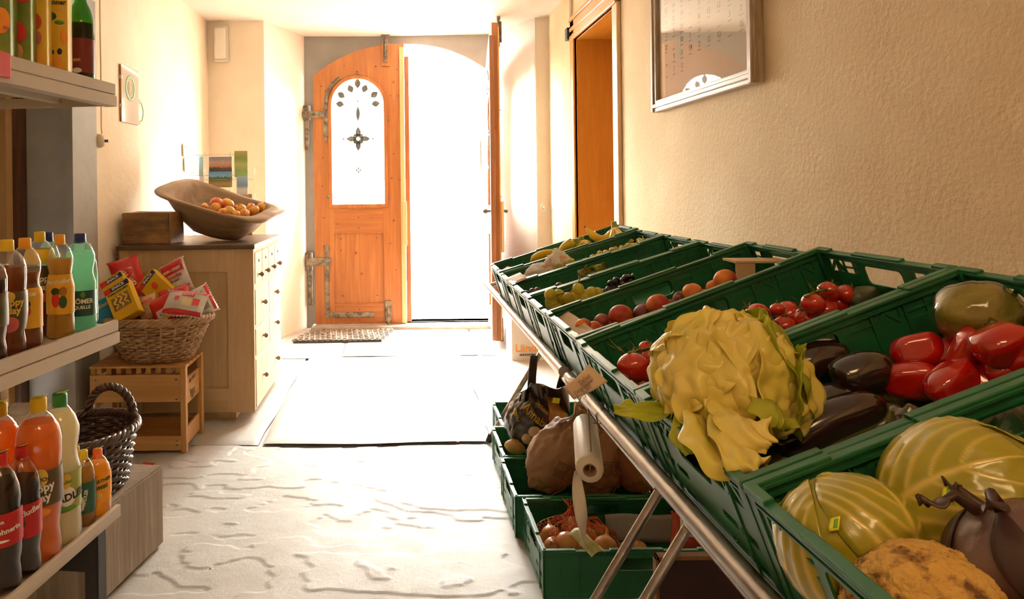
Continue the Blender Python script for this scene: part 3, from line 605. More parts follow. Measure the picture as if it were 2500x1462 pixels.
BKX, BKY, WCZ = -1.292, 3.84, .441
bk = basket('wicker_basket', 'round buff wicker basket heaped with snack packets on a wooden crate', .272, .185, .222, .165, .115, wick, 15, 22, .016, .0075, 1)
place(bk, (BKX, BKY, WCZ)); BASE[bk.name] = Matrix.Translation((BKX, BKY, WCZ))
cw = WOOD('honey crate wood', (.36,.17,.045), (.50,.27,.085), 'x', 16, .5, False, .12); cwz = WOOD('honey crate wood upright', (.38,.18,.05), (.52,.28,.09), 'z', 20, .5, False, .1); cwy = WOOD('honey crate wood end', (.36,.17,.045), (.52,.28,.09), 'y', 20, .5, False, .1)
kx0, kx1, ky0, ky1 = -1.585, -1.10, 3.69, 3.99
ct = thing('wooden_fruit_crate', 'honey coloured slatted wooden crate carrying the buff snack basket', 'crate', (-1.35, 3.84, 0))
for z0, z1 in ((0.0,.085),(.245,.395)):
    part(ct, 'front_board', MB().rbox((kx0, ky0-.012, z0+.012), (kx1-.02, ky0, z1), .002), cw, True)
    part(ct, 'back_board', MB().rbox((kx0, ky1, z0+.012), (kx1-.02, ky1+.012, z1), .002), cw, True)
part(ct, 'post', MB().rbox((kx1-.028, ky0-.013, .0), (kx1, ky0+.02, .428), .003), cwz, True)
part(ct, 'post', MB().rbox((kx1-.028, ky1-.02, .0), (kx1, ky1+.02, .428), .003), cwz, True)
part(ct, 'post', MB().rbox((kx0, ky0+.0, .0), (kx0+.028, ky0+.03, .428), .003), cwz, True)
part(ct, 'post', MB().rbox((kx0, ky1-.03, .0), (kx0+.028, ky1, .428), .003), cwz, True)
for z0, z1 in ((.02,.11),(.225,.36)):
    e = part(ct, 'end_board', MB().rbox((kx1-.026, ky0+.02, z0), (kx1-.014, ky1-.02, z1), .002), cwy, True)
    part(ct, 'end_board', MB().rbox((kx0+.014, ky0+.03, z0), (kx0+.026, ky1-.03, z1), .002), cwy, True)
for st, zz, sz in (('BIO OBST', .335, .026), ('Berg', .27, .045), ('hof', .245, .028)):
    part(ct, 'stamp', xf(text(st, sz, .0004, .0006), Matrix.Translation((kx1-.0135, (ky0+ky1)/2, zz)) @ Matrix.Rotation(R(5),4,'X') @ Matrix.Rotation(PI/2,4,'Z') @ Matrix.Rotation(PI/2,4,'X')), M('stamp ink', (.10,.05,.03), .8), True, 'faded dark stamp')
tp = MB()
for i in range(5): tp.rbox((kx0, ky0-.012+i*.066, .428), (kx1+.001, ky0-.012+i*.066+.058, .440), .002)
part(ct, 'top_slats', tp, cw, True)
tp = MB()
for i in range(9): tp.box((kx0+.03+i*.05, ky0+.002, .398), (kx0+.055+i*.05, ky1, .427))
part(ct, 'inner_slats', tp, cwy, True)
part(ct, 'crate_floor', MB().box((kx0+.01, ky0, .02), (kx1-.03, ky1, .03)), cw, True)
tp = MB()
for x in (kx0+.03, kx1-.05, kx1-.045): 
    for z in (.04,.06,.27,.37): tp.sph((x, ky0-.012, z), .004, 6, 4)
part(ct, 'nails', tp, irond, True)
# snack packets ------------------------------------------------------------
red = M('red foil', (.55,.012,.012), .25, (.42,.008,.01), 6, .1, 30, coat=.5); foil = M('white foil', (.72,.68,.62), .3, (.55,.48,.42), 8, .1, 30, coat=.4)
yel = M('yellow carton', (.72,.44,.015), .45, (.66,.38,.012), 4); navy = M('navy print', (.02,.02,.08), .5); cyn = M('blue carton', (.01,.20,.30), .4, (.01,.14,.24), 5); wht = M('white print', (.85,.82,.76), .5); brn = M('brown print', (.35,.14,.02), .6); dgr = M('dark green print', (.03,.08,.02), .6); redp = M('red print', (.6,.03,.02), .5); goldp = M('gold print', (.75,.5,.08), .4)
def pillow(w, h, t, seed, crimp=.12):
    """foil bag lying in local XZ, front to -Y: puffed middle, flat crimped ends with zigzag"""
    mb = MB()
    for sg in (-1, 1):
        def f(u, v):
            x = (u-.5)*w; z = (v-.5)*h; ev = 1-abs(2*v-1)**3.2; eu = 1-abs(2*u-1)**2.4
            inner = max(0, min(1, (1-abs(2*v-1))/crimp)); th = t*.5*(ev*eu)**.6*min(1, inner)
            fl = .0
            if inner < 1: fl = .5*(1-inner)*.012*math.sin(u*9+seed)
            wav = .010*nz((x*14, z*14, sg+seed), 1, seed)*eu*ev
            if v in (0, 1): z += .004*(1 if int(u*24) % 2 else -1)
            x *= 1 - .05*ev + .07*(1-inner)
            return (x, sg*(th + .0006) + wav + fl, z)
        g_ = MB().grid(f, 24, 26)
        if sg > 0: g_.f = [q_[::-1] for q_ in g_.f]
        mb.add(g_.v, g_.f, True)
    return mb
def pprint(root, w, h, t, spec):
    """printed areas floated a hair over the bag front: (part name, x0,z0,x1,z1, material)"""
    for nm, x0, z0, x1, z1, mt in spec:
        def f(u, v):
            x = lerp(x0, x1, u); z = lerp(z0, z1, v); uu = (x/w+.5); vv = z/h+.5; ev = 1-abs(2*vv-1)**3.2; eu = 1-abs(2*uu-1)**2.4
            inner = max(0, min(1, (1-abs(2*vv-1))/.12)); th = t*.5*max(0, ev*eu)**.6*inner
            seed = root['sd']; return (x*(1-.05*ev+.07*(1-inner)), -(th+.0022) + .010*nz((x*14, z*14, -1+seed), 1, seed)*eu*ev + (.5*(1-inner)*.012*math.sin(uu*9+seed) if inner < 1 else 0), z)
        part(root, nm, MB().grid(f, 14, 14), mt)
def ptext(root, st, sz, x, z, w, h, t, mat, rz=0, label=None, bold=.0006):
    q_ = text(st, sz, .0003, bold); rt = Matrix.Rotation(rz, 4, 'Z'); seed = root['sd']; vs = []
    for v in q_.v:
        p = rt @ v; xx = x+p.x; zz = z+p.y; uu = xx/w+.5; vv = zz/h+.5; ev = max(0, 1-abs(2*vv-1)**3.2); eu = max(0, 1-abs(2*uu-1)**2.4)
        inner = max(0, min(1, (1-abs(2*vv-1))/.12)); vs.append(Vector((xx, -(t*.5*(ev*eu)**.6*inner+.004) + v.z + .010*nz((xx*14, zz*14, -1+seed), 1, seed)*eu*ev, zz)))
    q_.v = vs; part(root, 'lettering', q_, mat, False, label)
def bagt(label, px, py, Y, w, h, t, mat, rot, seed, prints=(), texts=()):
    p = at(px, py, Y); r = thing('snack_bag', label, 'snack bag', p, rot, 'snack packets in the buff basket'); r['sd'] = seed
    part(r, 'bag', pillow(w, h, t, seed), mat); pprint(r, w, h, t, prints)
    for st, sz, x, z, m_, rz in texts: ptext(r, st, sz, x, z, w, h, t, m_, rz)
    return r
def cartont(label, px, py, Y, w, h, d, mat, rot, texts, bar=navy, extra=None):
    p = at(px, py, Y); r = thing('snack_box', label, 'snack box', p, rot, 'snack packets in the buff basket')
    part(r, 'carton', MB().rbox((-w/2, -d/2, -h/2), (w/2, d/2, h/2), .002), mat)
    part(r, 'printed_band', MB().box((-w/2-.0006, -d/2-.0008, h/2-.034), (w/2+.0006, -d/2+.01, h/2-.008)), bar)
    part(r, 'logo', MB().box((-w/2-.001, -d/2-.0014, h/2-.036), (-w/2+.035, -d/2, h/2-.006)), redp)
    for st, sz, x, z, m_ in texts: part(r, 'lettering', xf(text(st, sz, .0004, .0006), Matrix.Translation((x, -d/2-.002, z)) @ XZ), m_)
    if extra: extra(r, w, h, d)
    part(r, 'flap', MB().add([(-w/2+.004,-.006,h/2),(w/2-.004,-.006,h/2),(w/2-.004,.012,h/2+.014),(-w/2+.004,.012,h/2+.014)], [(0,1,2,3)]).add([(-w/2+.004,-.004,h/2),(w/2-.004,-.004,h/2),(w/2-.004,.014,h/2+.014),(-w/2+.004,.014,h/2+.014)], [(3,2,1,0)]), mat)
    return r
def pretz(r, w, h, d):
    part(r, 'picture_panel', MB().box((-w*.36, -d/2-.001, -h*.22), (w*.36, -d/2+.002, h*.16)), M('picture brown', (.25,.15,.06), .5))
    for k in (-1, 0, 1): part(r, 'pretzel_picture', MB().tube([(k*.028+.009*math.sin(a*.9+k), -d/2-.002, -h*.18+h*.33*a/12) for a in range(13)], .006, 6, flat=.4), goldp)
def sym(r, w, h, d): part(r, 'printed_figure', MB().sph((.01, -d/2-.0005, .015), (.016,.001,.022), 12, 6), redp)
Y3 = 3.80
cartont('yellow pretzel carton leaning at the back left of the snack basket', 290, 712, 3.86, .125, .175, .06, yel, (R(-24), R(-33), R(6)), [('SNACK', .022, .012, .066, wht)], extra=sym)
cartont('yellow pretzel carton with twisted pretzels pictured, front left of the basket', 303, 736, 3.735, .135, .20, .06, yel, (R(-28), R(-31), R(3)), [('SNACK', .022, .012, .079, wht), ('TOMATINCHEN', .016, .0, .052, dgr)], extra=pretz)
cartont('yellow pretzel carton standing at the middle back of the basket', 387, 706, 3.90, .125, .19, .06, yel, (R(-20), R(-52), R(2)), [('SNACK', .022, .012, .074, wht)], extra=sym)
cartont('blue snack carton low at the left edge of the basket', 262, 762, 3.76, .11, .14, .05, cyn, (R(-25), R(-28), R(8)), [('nolatti', .028, 0, .035, goldp)], bar=cyn)
bagt('red crisp bag with white lettering rising at the far left back', 312, 675, 3.95, .16, .20, .06, red, (R(-8), R(-16), R(20)), 3, (), [('CHIPS', .050, .0, -.02, wht, R(-62))])
bagt('red and white crispbread bag upright at the back right of the basket', 432, 680, 3.95, .15, .20, .06, foil, (R(-14), R(-62+35), R(-6)), 5, [('red_panel', -.066, .025, .066, .094, red)], [('FINN CRISP', .021, 0, .045, wht, R(0)), ('Snacks', .034, 0, .008, redp, 0), ('SEA SALT', .013, 0, -.018, dgr, 0)])
bagt('small red and yellow foil bag at the front middle of the basket', 405, 752, 3.74, .16, .17, .055, red, (R(-40), R(-38+8), R(6)), 7, [('white_panel', -.05, -.062, .05, -.01, foil), ('yellow_panel', -.06, -.075, .06, -.062, yel)], [('fischli', .028, 0, -.035, dgr, R(8))])
bagt('speckled buff pretzel bag squeezed between yellow carton and red bag', 362, 750, 3.80, .10, .14, .05, M('speckled bag', (.60,.42,.2), .4, (.45,.10,.05), 30), (R(-30), R(-20), R(4)), 9, (), [('CHOZ', .026, 0, .02, redp, R(12))])
bagt('white snack bag with red corners and tomato print lying at the front right', 452, 742, 3.73, .215, .155, .06, foil, (R(-46), R(6), R(-2)), 11, [('red_end', -.10, -.074, .10, -.052, red), ('red_end', -.10, .056, .10, .074, red), ('printed_cheese', -.01, -.03, .04, .015, M('cheese print', (.75,.6,.3), .4)), ('printed_tomato', -.055, -.005, -.03, .025, redp), ('printed_logo', -.02, .025, .045, .05, redp), ('red_block', .045, -.02, .08, .02, redp)], [('SNACK', .016, .012, .038, wht, R(3))])
bagt('silver grey snack bag with red crimped end at the right rim', 490, 737, 3.86, .16, .14, .055, foil, (R(-30), R(62), R(-8)), 13, [('red_end', -.07, .045, .07, .068, red), ('grey_panel', -.05, -.03, .05, .03, M('grey print', (.3,.27,.25), .5))])
bagt('red foil bag behind the white snack bag', 425, 728, 3.84, .17, .13, .05, red, (R(-35), R(-12), R(4)), 15)
bagt('red and brown snack bag sunk behind the yellow cartons', 338, 722, 3.93, .13, .15, .05, red, (R(-12), R(10), R(4)), 17, [('brown_panel', -.05, -.06, .05, .0, brn)])
# ------------------------------------------------------------------ weathered block and dark basket
BR = R(-15)
timber('weathered_block', 'grey weathered squared timber block on the slate floor beneath the dark basket', (-1.33, 2.33, 0), (-.945, 2.78, 0.292), WOOD('weathered timber', (.20,.145,.10), (.36,.285,.21), 'z', 26, .8, False, .5), R(-10), .006, 9, .006)
dwick = M('dark glossy willow', (.035,.016,.010), .28, (.075,.035,.022), 20, .2, 80, coat=.3)
dbk = basket('dark_wicker_basket', 'dark brown glossy wicker basket with plaited handle on the weathered block', .165, .20, .205, .13, .16, dwick, 15, 18, .013, .0062, 2, hand=None)
DB = Matrix.Translation((-1.12, 2.535, .2925)) @ Matrix.Rotation(R(-8), 4, 'Z')
dbk.matrix_world = DB; dbk.location = DB.translation; dbk.rotation_euler = DB.to_euler(); BASE[dbk.name] = DB
hm_ = MB()
for k in range(3):
    pts = []
    for j in range(49):
        u = j/48; a = PI*u; c_ = Vector((.092*math.cos(a)+.005, .178, .16 + .145*math.sin(a)**.75)); ph = u*34 + k*2*PI/3
        pts.append(c_ + Vector((math.cos(a)*math.cos(ph), math.sin(ph), math.sin(a)*math.cos(ph)))*.009)
    hm_.tube(pts, .008, 7)
part(dbk, 'handle', hm_, dwick)
lin = MB(); lin.grid(lambda u, v: (lerp(-.10,.10,u), lerp(-.12,.13,v), .05 + .06*nz((u*3, v*3, 5), 1, 2) + .05*abs(nz((u*8, v*8, 1), 1, 5))), 24, 24, thick=.0008)
lo = solo('plastic_bag', 'crumpled clear plastic bag lying inside the dark basket', 'bag', lin, CLEAR('crumpled film', (.8,.8,.8), .9, .15, .1), (-1.12, 2.535, .31), (0,0,R(-8)))
timber('wooden_box', 'greyish wooden box side half hidden behind the orange bottles', (-1.60, 2.62, .0), (-1.44, 3.0, 0.46), MATS['weathered timber'], R(2), .004, 12, .004)
solo('red_tape', 'small piece of red tape on the floor by the wooden crate', 'tape', MB().box((0,0,0),(.06,.05,.001)), redp, tuple(hitz(338,1138,.004)), (0,0,R(-12)))
# ================================================================== SHELVING with bottles
SE = Vector((-.80, 2.05, 0)); sd = Vector((-.125, -1, 0)).normalized(); sb = Vector((sd.y, -sd.x, 0))   # along the front towards the viewer, and back into the shelf
SM = Matrix(((sd.x, sb.x, 0, SE.x), (sd.y, sb.y, 0, SE.y), (0,0,1,0), (0,0,0,1)))
def zsh(px, py):
    d = ray(px, py); y = SE.y; return H + d.z*y
Z1, Z2, Z3 = zsh(283,205), zsh(290,780), zsh(305,1230)
enam = M('beige enamelled steel', (.60,.52,.42), .38, (.56,.48,.385), 4, .03, 20)
sh = thing('bottle_shelving', 'beige steel shelving unit stocked with bottles on the left', 'shelf unit', SE)
def sp(name, mb, mat=enam, label=None): return part(sh, name, xf(mb, SM), mat, True, label)
LS, DS = 1.30, .40
for k, z in enumerate((Z1, Z2, Z3)):
    b = MB().rbox((0, .0, z-.030), (LS, .004, z), .0015).box((0, .004, z-.018), (LS, DS, z-.012)).box((0, DS-.004, z-.03), (LS, DS, z)).box((0, .004, z-.030), (.004, DS, z-.012))
    b.rbox((0, .002, z-.006), (LS, .014, z), .002)
    if k < 2:
        b2 = MB().rbox((0, -.004, z-.064), (LS, .002, z-.034), .0015).box((0, .0, z-.036), (LS, .02, z-.032)).box((0,.002,z-.064),(LS,.03,z-.061)).box((0,.002,z-.062),(.004,DS,z-.034)).box((0,.16,z-.05),(LS,.19,z-.02)).box((.0,DS-.03,z-.064),(LS,DS,z-.034))
        sp('shelf_beam', b2)
    else: b.box((0,0,z-.032),(LS,.03,z-.026))
    sp('shelf_board', b)
blk = M('black steel', (.018,.016,.018), .4)
sp('leg', MB().box((.06, .012, -.003), (.064, .055, Z3-.034)).box((.06,.012,-.003),(.10,.016,Z3-.034)).box((.096,.012,-.003),(.1,.05,Z3-.034)), blk, 'black steel leg')
sp('leg', MB().box((LS-.1, .01, -.003), (LS-.06, .05, Z3-.034)), blk, 'black steel leg')
sp('upright', MB().box((.0, DS, -.003), (.04, DS+.03, 2.3)), enam); sp('upright', MB().box((LS-.04, DS, -.003), (LS, DS+.03, 2.3)), enam)
sp('side_frame', MB().box((.064, .05, Z3-.16), (.067, DS, Z3-.034)), blk, 'black steel end frame')
sp('price_holder', MB().rbox((.47,-.016,Z1-.055),(.62,-.005,Z1+.0), .003), redp, 'red price holder')
# --- bottles
def liq(name, col, tr=0, rough=.15, lucent=0, col2=None):
    if lucent: return LUCENT(name, col, lucent, rough, col2, 6)
    return M(name, col, rough, trans=tr, ior=1.2)
pet = CLEAR('clear plastic', (.98,.98,.97), .95, .10, .05); petg = CLEAR('greenish plastic', (.62,.90,.78), .6, .05, .12); gglass = CLEAR('green bottle glass', (.12,.36,.04), .6, .03)
def spun(pr, r, h): return [(a*r, b*h) for a, b in pr]
PRO = {
 'pet': [(.55,.0),(.86,.006),(.97,.03),(1,.07),(.95,.15),(.90,.20),(.97,.25),(1,.30),(1,.50),(1,.56),(.94,.62),(.98,.68),(.90,.76),(.68,.85),(.42,.91),(.30,.935),(.28,.965)],
 'waist': [(.55,.0),(.90,.008),(1,.04),(1,.10),(.95,.25),(.96,.42),(.98,.5),(.82,.58),(.80,.63),(.92,.72),(.93,.78),(.74,.86),(.40,.92),(.27,.94),(.26,.965)],
 'juice': [(.55,.0),(.88,.006),(.98,.04),(.94,.12),(.86,.20),(.96,.30),(1,.36),(1,.52),(.96,.57),(1,.64),(1,.76),(.88,.83),(.55,.90),(.34,.925),(.32,.965)],
 'glass': [(.6,.0),(.96,.005),(1,.03),(1,.60),(.97,.66),(.8,.74),(.52,.81),(.40,.87),(.36,.95),(.38,.97)],
 'small': [(.6,.0),(.92,.008),(1,.05),(1,.20),(.95,.26),(1,.32),(1,.60),(.96,.66),(.85,.76),(.55,.86),(.36,.90),(.34,.95)],
}
def shelfpos(px, py, depth, z):
    d = ray(px, py); o = SE + sb*depth      # where the sight line crosses the row that far behind the front lip
    k = (o.x*sd.y - o.y*sd.x) / (d.x*sd.y - d.y*sd.x); return Vector((d.x*k, d.y*k, z))
def cyl_text(st, size, rad, z, ang0, mat, root, M0, bold=.0006, tilt=0, label=None):
    q_ = text(st, size, .0002, bold); rt = Matrix.Rotation(tilt, 4, 'Z')
    q_.v = [Vector(((rad+v.z+.0012)*math.sin(p.x/rad+ang0), -(rad+v.z+.0012)*math.cos(p.x/rad+ang0), z+p.y)) for v in q_.v for p in [rt @ v]]
    part(root, 'lettering', q_, mat, False, label)
def prof_r(pr, z):
    for (a, z0), (b, z1) in zip(pr, pr[1:]):
        if z0 <= z <= z1: return lerp(a, b, (z-z0)/max(1e-6, z1-z0))
    return pr[-1][0]
def bottle(label, px, py, zs, r, h, kind, shell, liquid, fill, capm, lab=None, txt=(), decor=(), ang=R(15), capr=None, collar=None, tab=None, name='drink_bottle', cat='bottle', group=None):
    p = hitz(px, py, zs) if zs < .6 else shelfpos(px, py, r + .018 + {100:.065, 122:.10, 217:.05, -28:.0}.get(px, 0), zs); t = thing(name, label, cat, (p.x, p.y, zs+.0005), (0,0,0), group); pr = spun(PRO[kind], r, h)
    ptl = (lambda a, z: 1 - .12*max(0, 1-z/(h*.10))*abs(math.sin(a*2.5))) if kind in ('pet','juice','waist') else None
    part(t, 'bottle_body', MB().lathe(pr, 36, wob=ptl), shell)
    if liquid:
        lz = fill*h; lp = [(a*.94-.0006, max(b, .0015)) for a, b in pr if b < lz] + [(prof_r(pr, lz)*.94-.0006, lz)]; part(t, 'drink', MB().lathe(lp, 32, wob=ptl), liquid)
    cr = capr or r*.36; ch = .055*h if h > .2 else .07*h; z0 = pr[-1][1] - .004
    n_ = 30; part(t, 'cap', MB().lathe([(cr*.97, z0-.012),(cr*1.02, z0-.010),(cr*1.02, z0),(cr, z0+.002),(cr, z0+ch*.8),(cr*.9, z0+ch),(cr*.2, z0+ch)], n_*2, wob=lambda a, z: 1+.02*math.sin(a*n_)), capm)
    if tab: part(t, 'cap_tab', MB().grid(lambda u, v: (lerp(-.4,1.1,u)*cr, lerp(-.35,.35,v)*cr, z0+ch+.001+.006*u*u), 6, 3, thick=.001), tab)
    if lab:
        z0l, z1l, mt = lab; n = 9; part(t, 'label', MB().lathe([(prof_r(pr, lerp(z0l, z1l, i/n)*h)+.0009, lerp(z0l, z1l, i/n)*h) for i in range(n+1)], 40, cap=False), mt)
    if collar:
        z0l, z1l, mt = collar; part(t, 'neck_label', MB().lathe([(prof_r(pr, lerp(z0l, z1l, i/5)*h)+.0009, lerp(z0l, z1l, i/5)*h) for i in range(6)], 30, cap=False), mt)
    for nm, a, z, w_, h_, mt in decor:      # printed patch on the label
        rr = prof_r(pr, z*h)+.0016
        def f(u, v):
            aa = 2*PI*u; q = v; x = w_*q*math.cos(aa); zz = h_*q*math.sin(aa); zc = z*h+zz; r2 = prof_r(pr, max(0, min(h, zc)))+.0018; return (r2*math.sin(a+x/r2), -r2*math.cos(a+x/r2), zc)
        part(t, nm, MB().grid(f, 20, 4), mt)
    for st, sz, z, a, mt, ti in txt: cyl_text(st, sz, prof_r(pr, z*h)+.0014, z*h, a, mt, t, None, sz*.03, ti)
    return t
yc = M('yellow cap', (.80,.55,.02), .4); oc = M('orange yellow cap', (.80,.36,.02), .4); rc = M('red cap', (.50,.01,.01), .35); gc = M('green cap', (.03,.25,.06), .4); bc = M('blue cap', (.01,.02,.14), .35); orc = M('orange cap', (.85,.14,.02), .4); lt = M('lime tab', (.55,.6,.05), .5)
cola = LUCENT('cola', (.014,.005,.003), .08, .35, tcol=(.08,.02,.01), spec=.2); tea = LUCENT('iced tea', (.22,.06,.015), .55, .1, tcol=(.55,.16,.04)); dud = LUCENT('herb lemonade', (.55,.33,.06), .6, .1, tcol=(.85,.55,.14)); orj = LUCENT('orange drink', (.95,.24,.02), .5, .15, tcol=(1,.36,.03)); lem = LUCENT('cloudy lemonade', (.88,.82,.52), .5, .12, tcol=(1,.97,.7)); org = LUCENT('bright orange soda', (.95,.42,.01), .6, .08, tcol=(1,.62,.02)); clearl = LUCENT('mineral water', (.50,.75,.62), .85, .05, tcol=(.75,.95,.85)); beer = LUCENT('dark green content', (.04,.045,.01), .3, .1, tcol=(.12,.16,.02))
lr = M('red label', (.42,.012,.012), .45); ly = M('yellow label', (.75,.42,.02), .45, (.68,.35,.02), 5); lg = M('green label', (.05,.10,.012), .45, (.12,.05,.03), 14); lteal = M('teal label', (.012,.075,.06), .4); lpale = M('pale green label', (.42,.44,.12), .45, (.30,.34,.05), 8); lgr2 = M('grass green print', (.10,.28,.03), .45); lor = M('orange label', (.88,.28,.015), .45, (.9,.42,.03), 10); ltn = M('tan print', (.65,.35,.1), .5); blkp = M('black print', (.02,.02,.02), .6); pink = M('rosy print', (.6,.12,.12), .5)
s3 = Z3-.0115; s2 = Z2-.0115; s1 = Z1-.0115
A = R(12)
bottle('dark cola bottle with a red name label at the left edge, lowest shelf', 4, 1438, s3, .044, .305, 'pet', pet, cola, .86, rc, (.36,.60,lr), [('Mitbewohnerin', .016, .47, .35, wht, R(6)), ('und mit', .010, .54, .3, wht, R(6))], [('white_swoosh', .45, .405, .02, .003, wht)], tab=lt)
bottle('dark cola coloured bottle with a red folk couple label, nearest the orange juice', 57, 1398, s3, .041, .295, 'pet', pet, cola, .76, rc, (.32,.585,lr), [('Almdudler', .018, .52, .62, wht, R(12))], [('printed_hat', .35, .44, .012, .012, dgr), ('printed_face', .30, .40, .010, .012, wht)], tab=lt)
bottle('big orange juice bottle with yellow cap and green label', 98, 1358, s3, .053, .385, 'juice', pet, orj, .86, yc, (.36,.58,lg), [('happy', .027, .475, .50, wht, R(8)), ('day', .027, .415, .58, wht, R(8)), ('RAUCH', .012, .53, .50, blkp, 0)], [('logo_patch', .50, .54, .018, .022, goldp), ('fruit_print', .30, .325, .035, .012, lor)], tab=lt)
bottle('tall cloudy lemonade bottle with green cap and pale green label', 150, 1318, s3, .050, .372, 'waist', pet, lem, .89, gc, (.24,.50,lpale), [('RADLER', .026, .33, .88, blkp, R(6)), ('almdudler', .012, .43, .5, lgr2, R(8))], [('green_strip', .25, .255, .05, .009, lgr2), ('white_patch', .75, .335, .022, .024, wht), ('lemon_print', .7, .44, .012, .02, goldp)], tab=lt)
bottle('orange juice bottle with yellow cap at the left edge behind the cola', 2, 1352, s3, .052, .37, 'juice', pet, orj, .86, yc, None, tab=lt)
bottle('small pale bottle with dark green label squeezed beside the lemonade', 206, 1276, s3, .030, .195, 'small', pet, LUCENT('amber drink', (.6,.35,.08), .6, .1), .80, yc, (.18,.60,M('bottle green label', (.02,.09,.05), .4)), [('RADLER', .012, .4, .5, wht, R(80))], [('barcode', .2, .32, .008, .02, wht)], tab=lt)
bottle('small bright orange soda bottle with orange cap at the shelf end', 240, 1252, s3, .0345, .178, 'small', pet, org, .80, orc, (.22,.66,lor), [('SCHARTNER', .0125, .55, .45, dgr, R(8)), ('BOMBE', .0145, .455, .50, dgr, R(8))], [('orange_print', -.25, .32, .009, .010, lgr2), ('orange_print', .45, .33, .010, .010, goldp)], tab=lt)
bottle('small yellow capped bottle mostly hidden behind the lemonade', 186, 1258, s3, .030, .19, 'small', pet, org, .80, yc, None, tab=lt)
# middle shelf
bottle('dark glass bottle cut by the left edge on the middle shelf', -28, 905, s2, .041, .245, 'juice', pet, LUCENT('dark berry drink', (.05,.015,.012), .3, .1, tcol=(.2,.05,.03)), .74, yc, (.32,.62,lg), [('ha', .03, .5, .5, goldp, 0)])
bottle('brown iced tea bottle with broad yellow cap, leftmost whole one', 20, 878, s2, .042, .262, 'juice', pet, tea, .77, yc, (.22,.56,lg), [('happy', .022, .47, .72, goldp, 0), ('day', .022, .40, .78, goldp, 0)], [('fruit_print', .6, .28, .02, .018, pink), ('logo_patch', .55, .52, .014, .012, goldp)])
bottle('iced tea bottle with orange yellow cap and yellow folk couple label', 64, 864, s2, .038, .262, 'waist', pet, tea, .70, oc, (.20,.56,ly), [('Almdudler', .014, .50, .35, wht, R(6))], [('printed_hat', .45, .42, .012, .010, dgr), ('printed_face', .5, .36, .010, .014, redp), ('barcode', -.3, .48, .010, .014, wht)])
bottle('green and brown juice bottle with a yellow tree neck label', 100, 836, s2, .037, .268, 'juice', pet, tea, .5, yc, (.28,.66,lg), [('happy', .022, .56, .55, wht, 0), ('day', .022, .48, .6, wht, 0)], [('pink_print', .6, .38, .014, .012, pink)], collar=(.70,.84,yc))
bottle('clear green water bottle with blue cap, behind the folk label bottles', 122, 812, s2, .030, .262, 'pet', petg, clearl, .75, bc)
bottle('pale golden lemonade bottle with orange yellow cap and yellow label', 149, 836, s2, .034, .262, 'waist', pet, dud, .77, oc, (.24,.62,ly), [('Almdudler', .014, .555, .25, wht, R(4))], [('printed_hat', .1, .46, .011, .010, dgr), ('printed_face', .1, .38, .010, .018, redp), ('printed_hat', .6, .46, .010, .012, brn), ('printed_figure', .6, .36, .010, .016, dgr)])
bottle('mineral water bottle with blue cap and dark teal label', 198, 808, s2, .041, .258, 'waist', petg, clearl, .82, bc, (.16,.42,lteal), [('RÖMER', .017, .31, .52, wht, 0), ('QUELLE', .012, .25, .5, wht, 0)], [('emblem', .55, .38, .006, .008, lgr2)])
bottle('plain pale bottle half hidden behind the mineral water at the shelf end', 217, 796, s2, .026, .228, 'small', petg, clearl, .6, M('frosted cap', (.5,.55,.5), .4))
# top shelf
bottle('dark green glass bottle with brown label at the right end of the top shelf', 199, 192, s1, .034, .27, 'glass', gglass, beer, .60, gc, (.10,.44,M('maroon label', (.16,.012,.008), .5)), [('BIER', .010, .22, .1, ltn, 0)], [('barcode', .1, .12, .012, .007, wht)])
def juicebox(label, px, py, w, d, h, mat, texts, deco, rz):
    p = shelfpos(px, py, d/2 + .018, s1); t = thing('juice_carton', label, 'juice carton', (p.x, p.y, s1+.0005), (0,0,rz))
    part(t, 'carton', MB().rbox((-w/2,-d/2,0),(w/2,d/2,h), .004), mat)
    part(t, 'gable', MB().add([(-w/2,-d/2,h-.001),(w/2,-d/2,h-.001),(w/2,d/2,h-.001),(-w/2,d/2,h-.001),(-w/2,0,h+.03),(w/2,0,h+.03)], [(0,1,5,4),(2,3,4,5),(1,2,5),(3,0,4),(3,2,1,0)]), mat)
    for st, sz, x, z, m_ in texts: part(t, 'lettering', xf(text(st, sz, .0003, sz*.03), Matrix.Translation((x,-d/2-.0015,z)) @ XZ), m_)
    for nm, x, z, a, b, m_ in deco: part(t, nm, MB().sph((x,-d/2,z), (a,.0015,b), 18, 6), m_)
    return t
apr = M('carton yellow', (.78,.52,.03), .4, (.74,.46,.03), 5); cgr = M('carton green', (.10,.16,.015), .4, (.28,.36,.04), 5)
juicebox('orange yellow fruit juice carton with leaves and orange slice, next to the green bottle', 140, 172, .062, .062, .235, apr, [('Pfanner', .017, .002, .185, dgr)], [('leaf_print',-.012,.150,.018,.012,dgr),('leaf_print',.012,.135,.012,.006,lgr2),('orange_slice',-.004,.028,.024,.026,lor),('orange_print',.022,.10,.009,.02,lor),('fair_mark',.012,.062,.006,.008,navy),('leaf_print',-.014,.060,.014,.009,dgr)], R(14))
juicebox('yellow red pear and apple juice carton, third from the right on top', 92, 150, .055, .06, .235, apr, [('Pfanner', .015, .002, .195, dgr)], [('fruit_print',.0,.118,.016,.022,redp),('fruit_print',.004,.08,.012,.018,pink),('fruit_print',.0,.03,.022,.025,lor)], R(14))
juicebox('green juice carton with apples, second from the left edge on top', 50, 142, .060, .065, .26, cgr, [('happy', .026, .004, .215, wht), ('day', .026, .01, .187, wht)], [('red_banner',.006,.155,.024,.007,redp),('apple_print',.0,.08,.022,.026,redp),('apple_print',-.008,.035,.022,.022,ltn)], R(14))
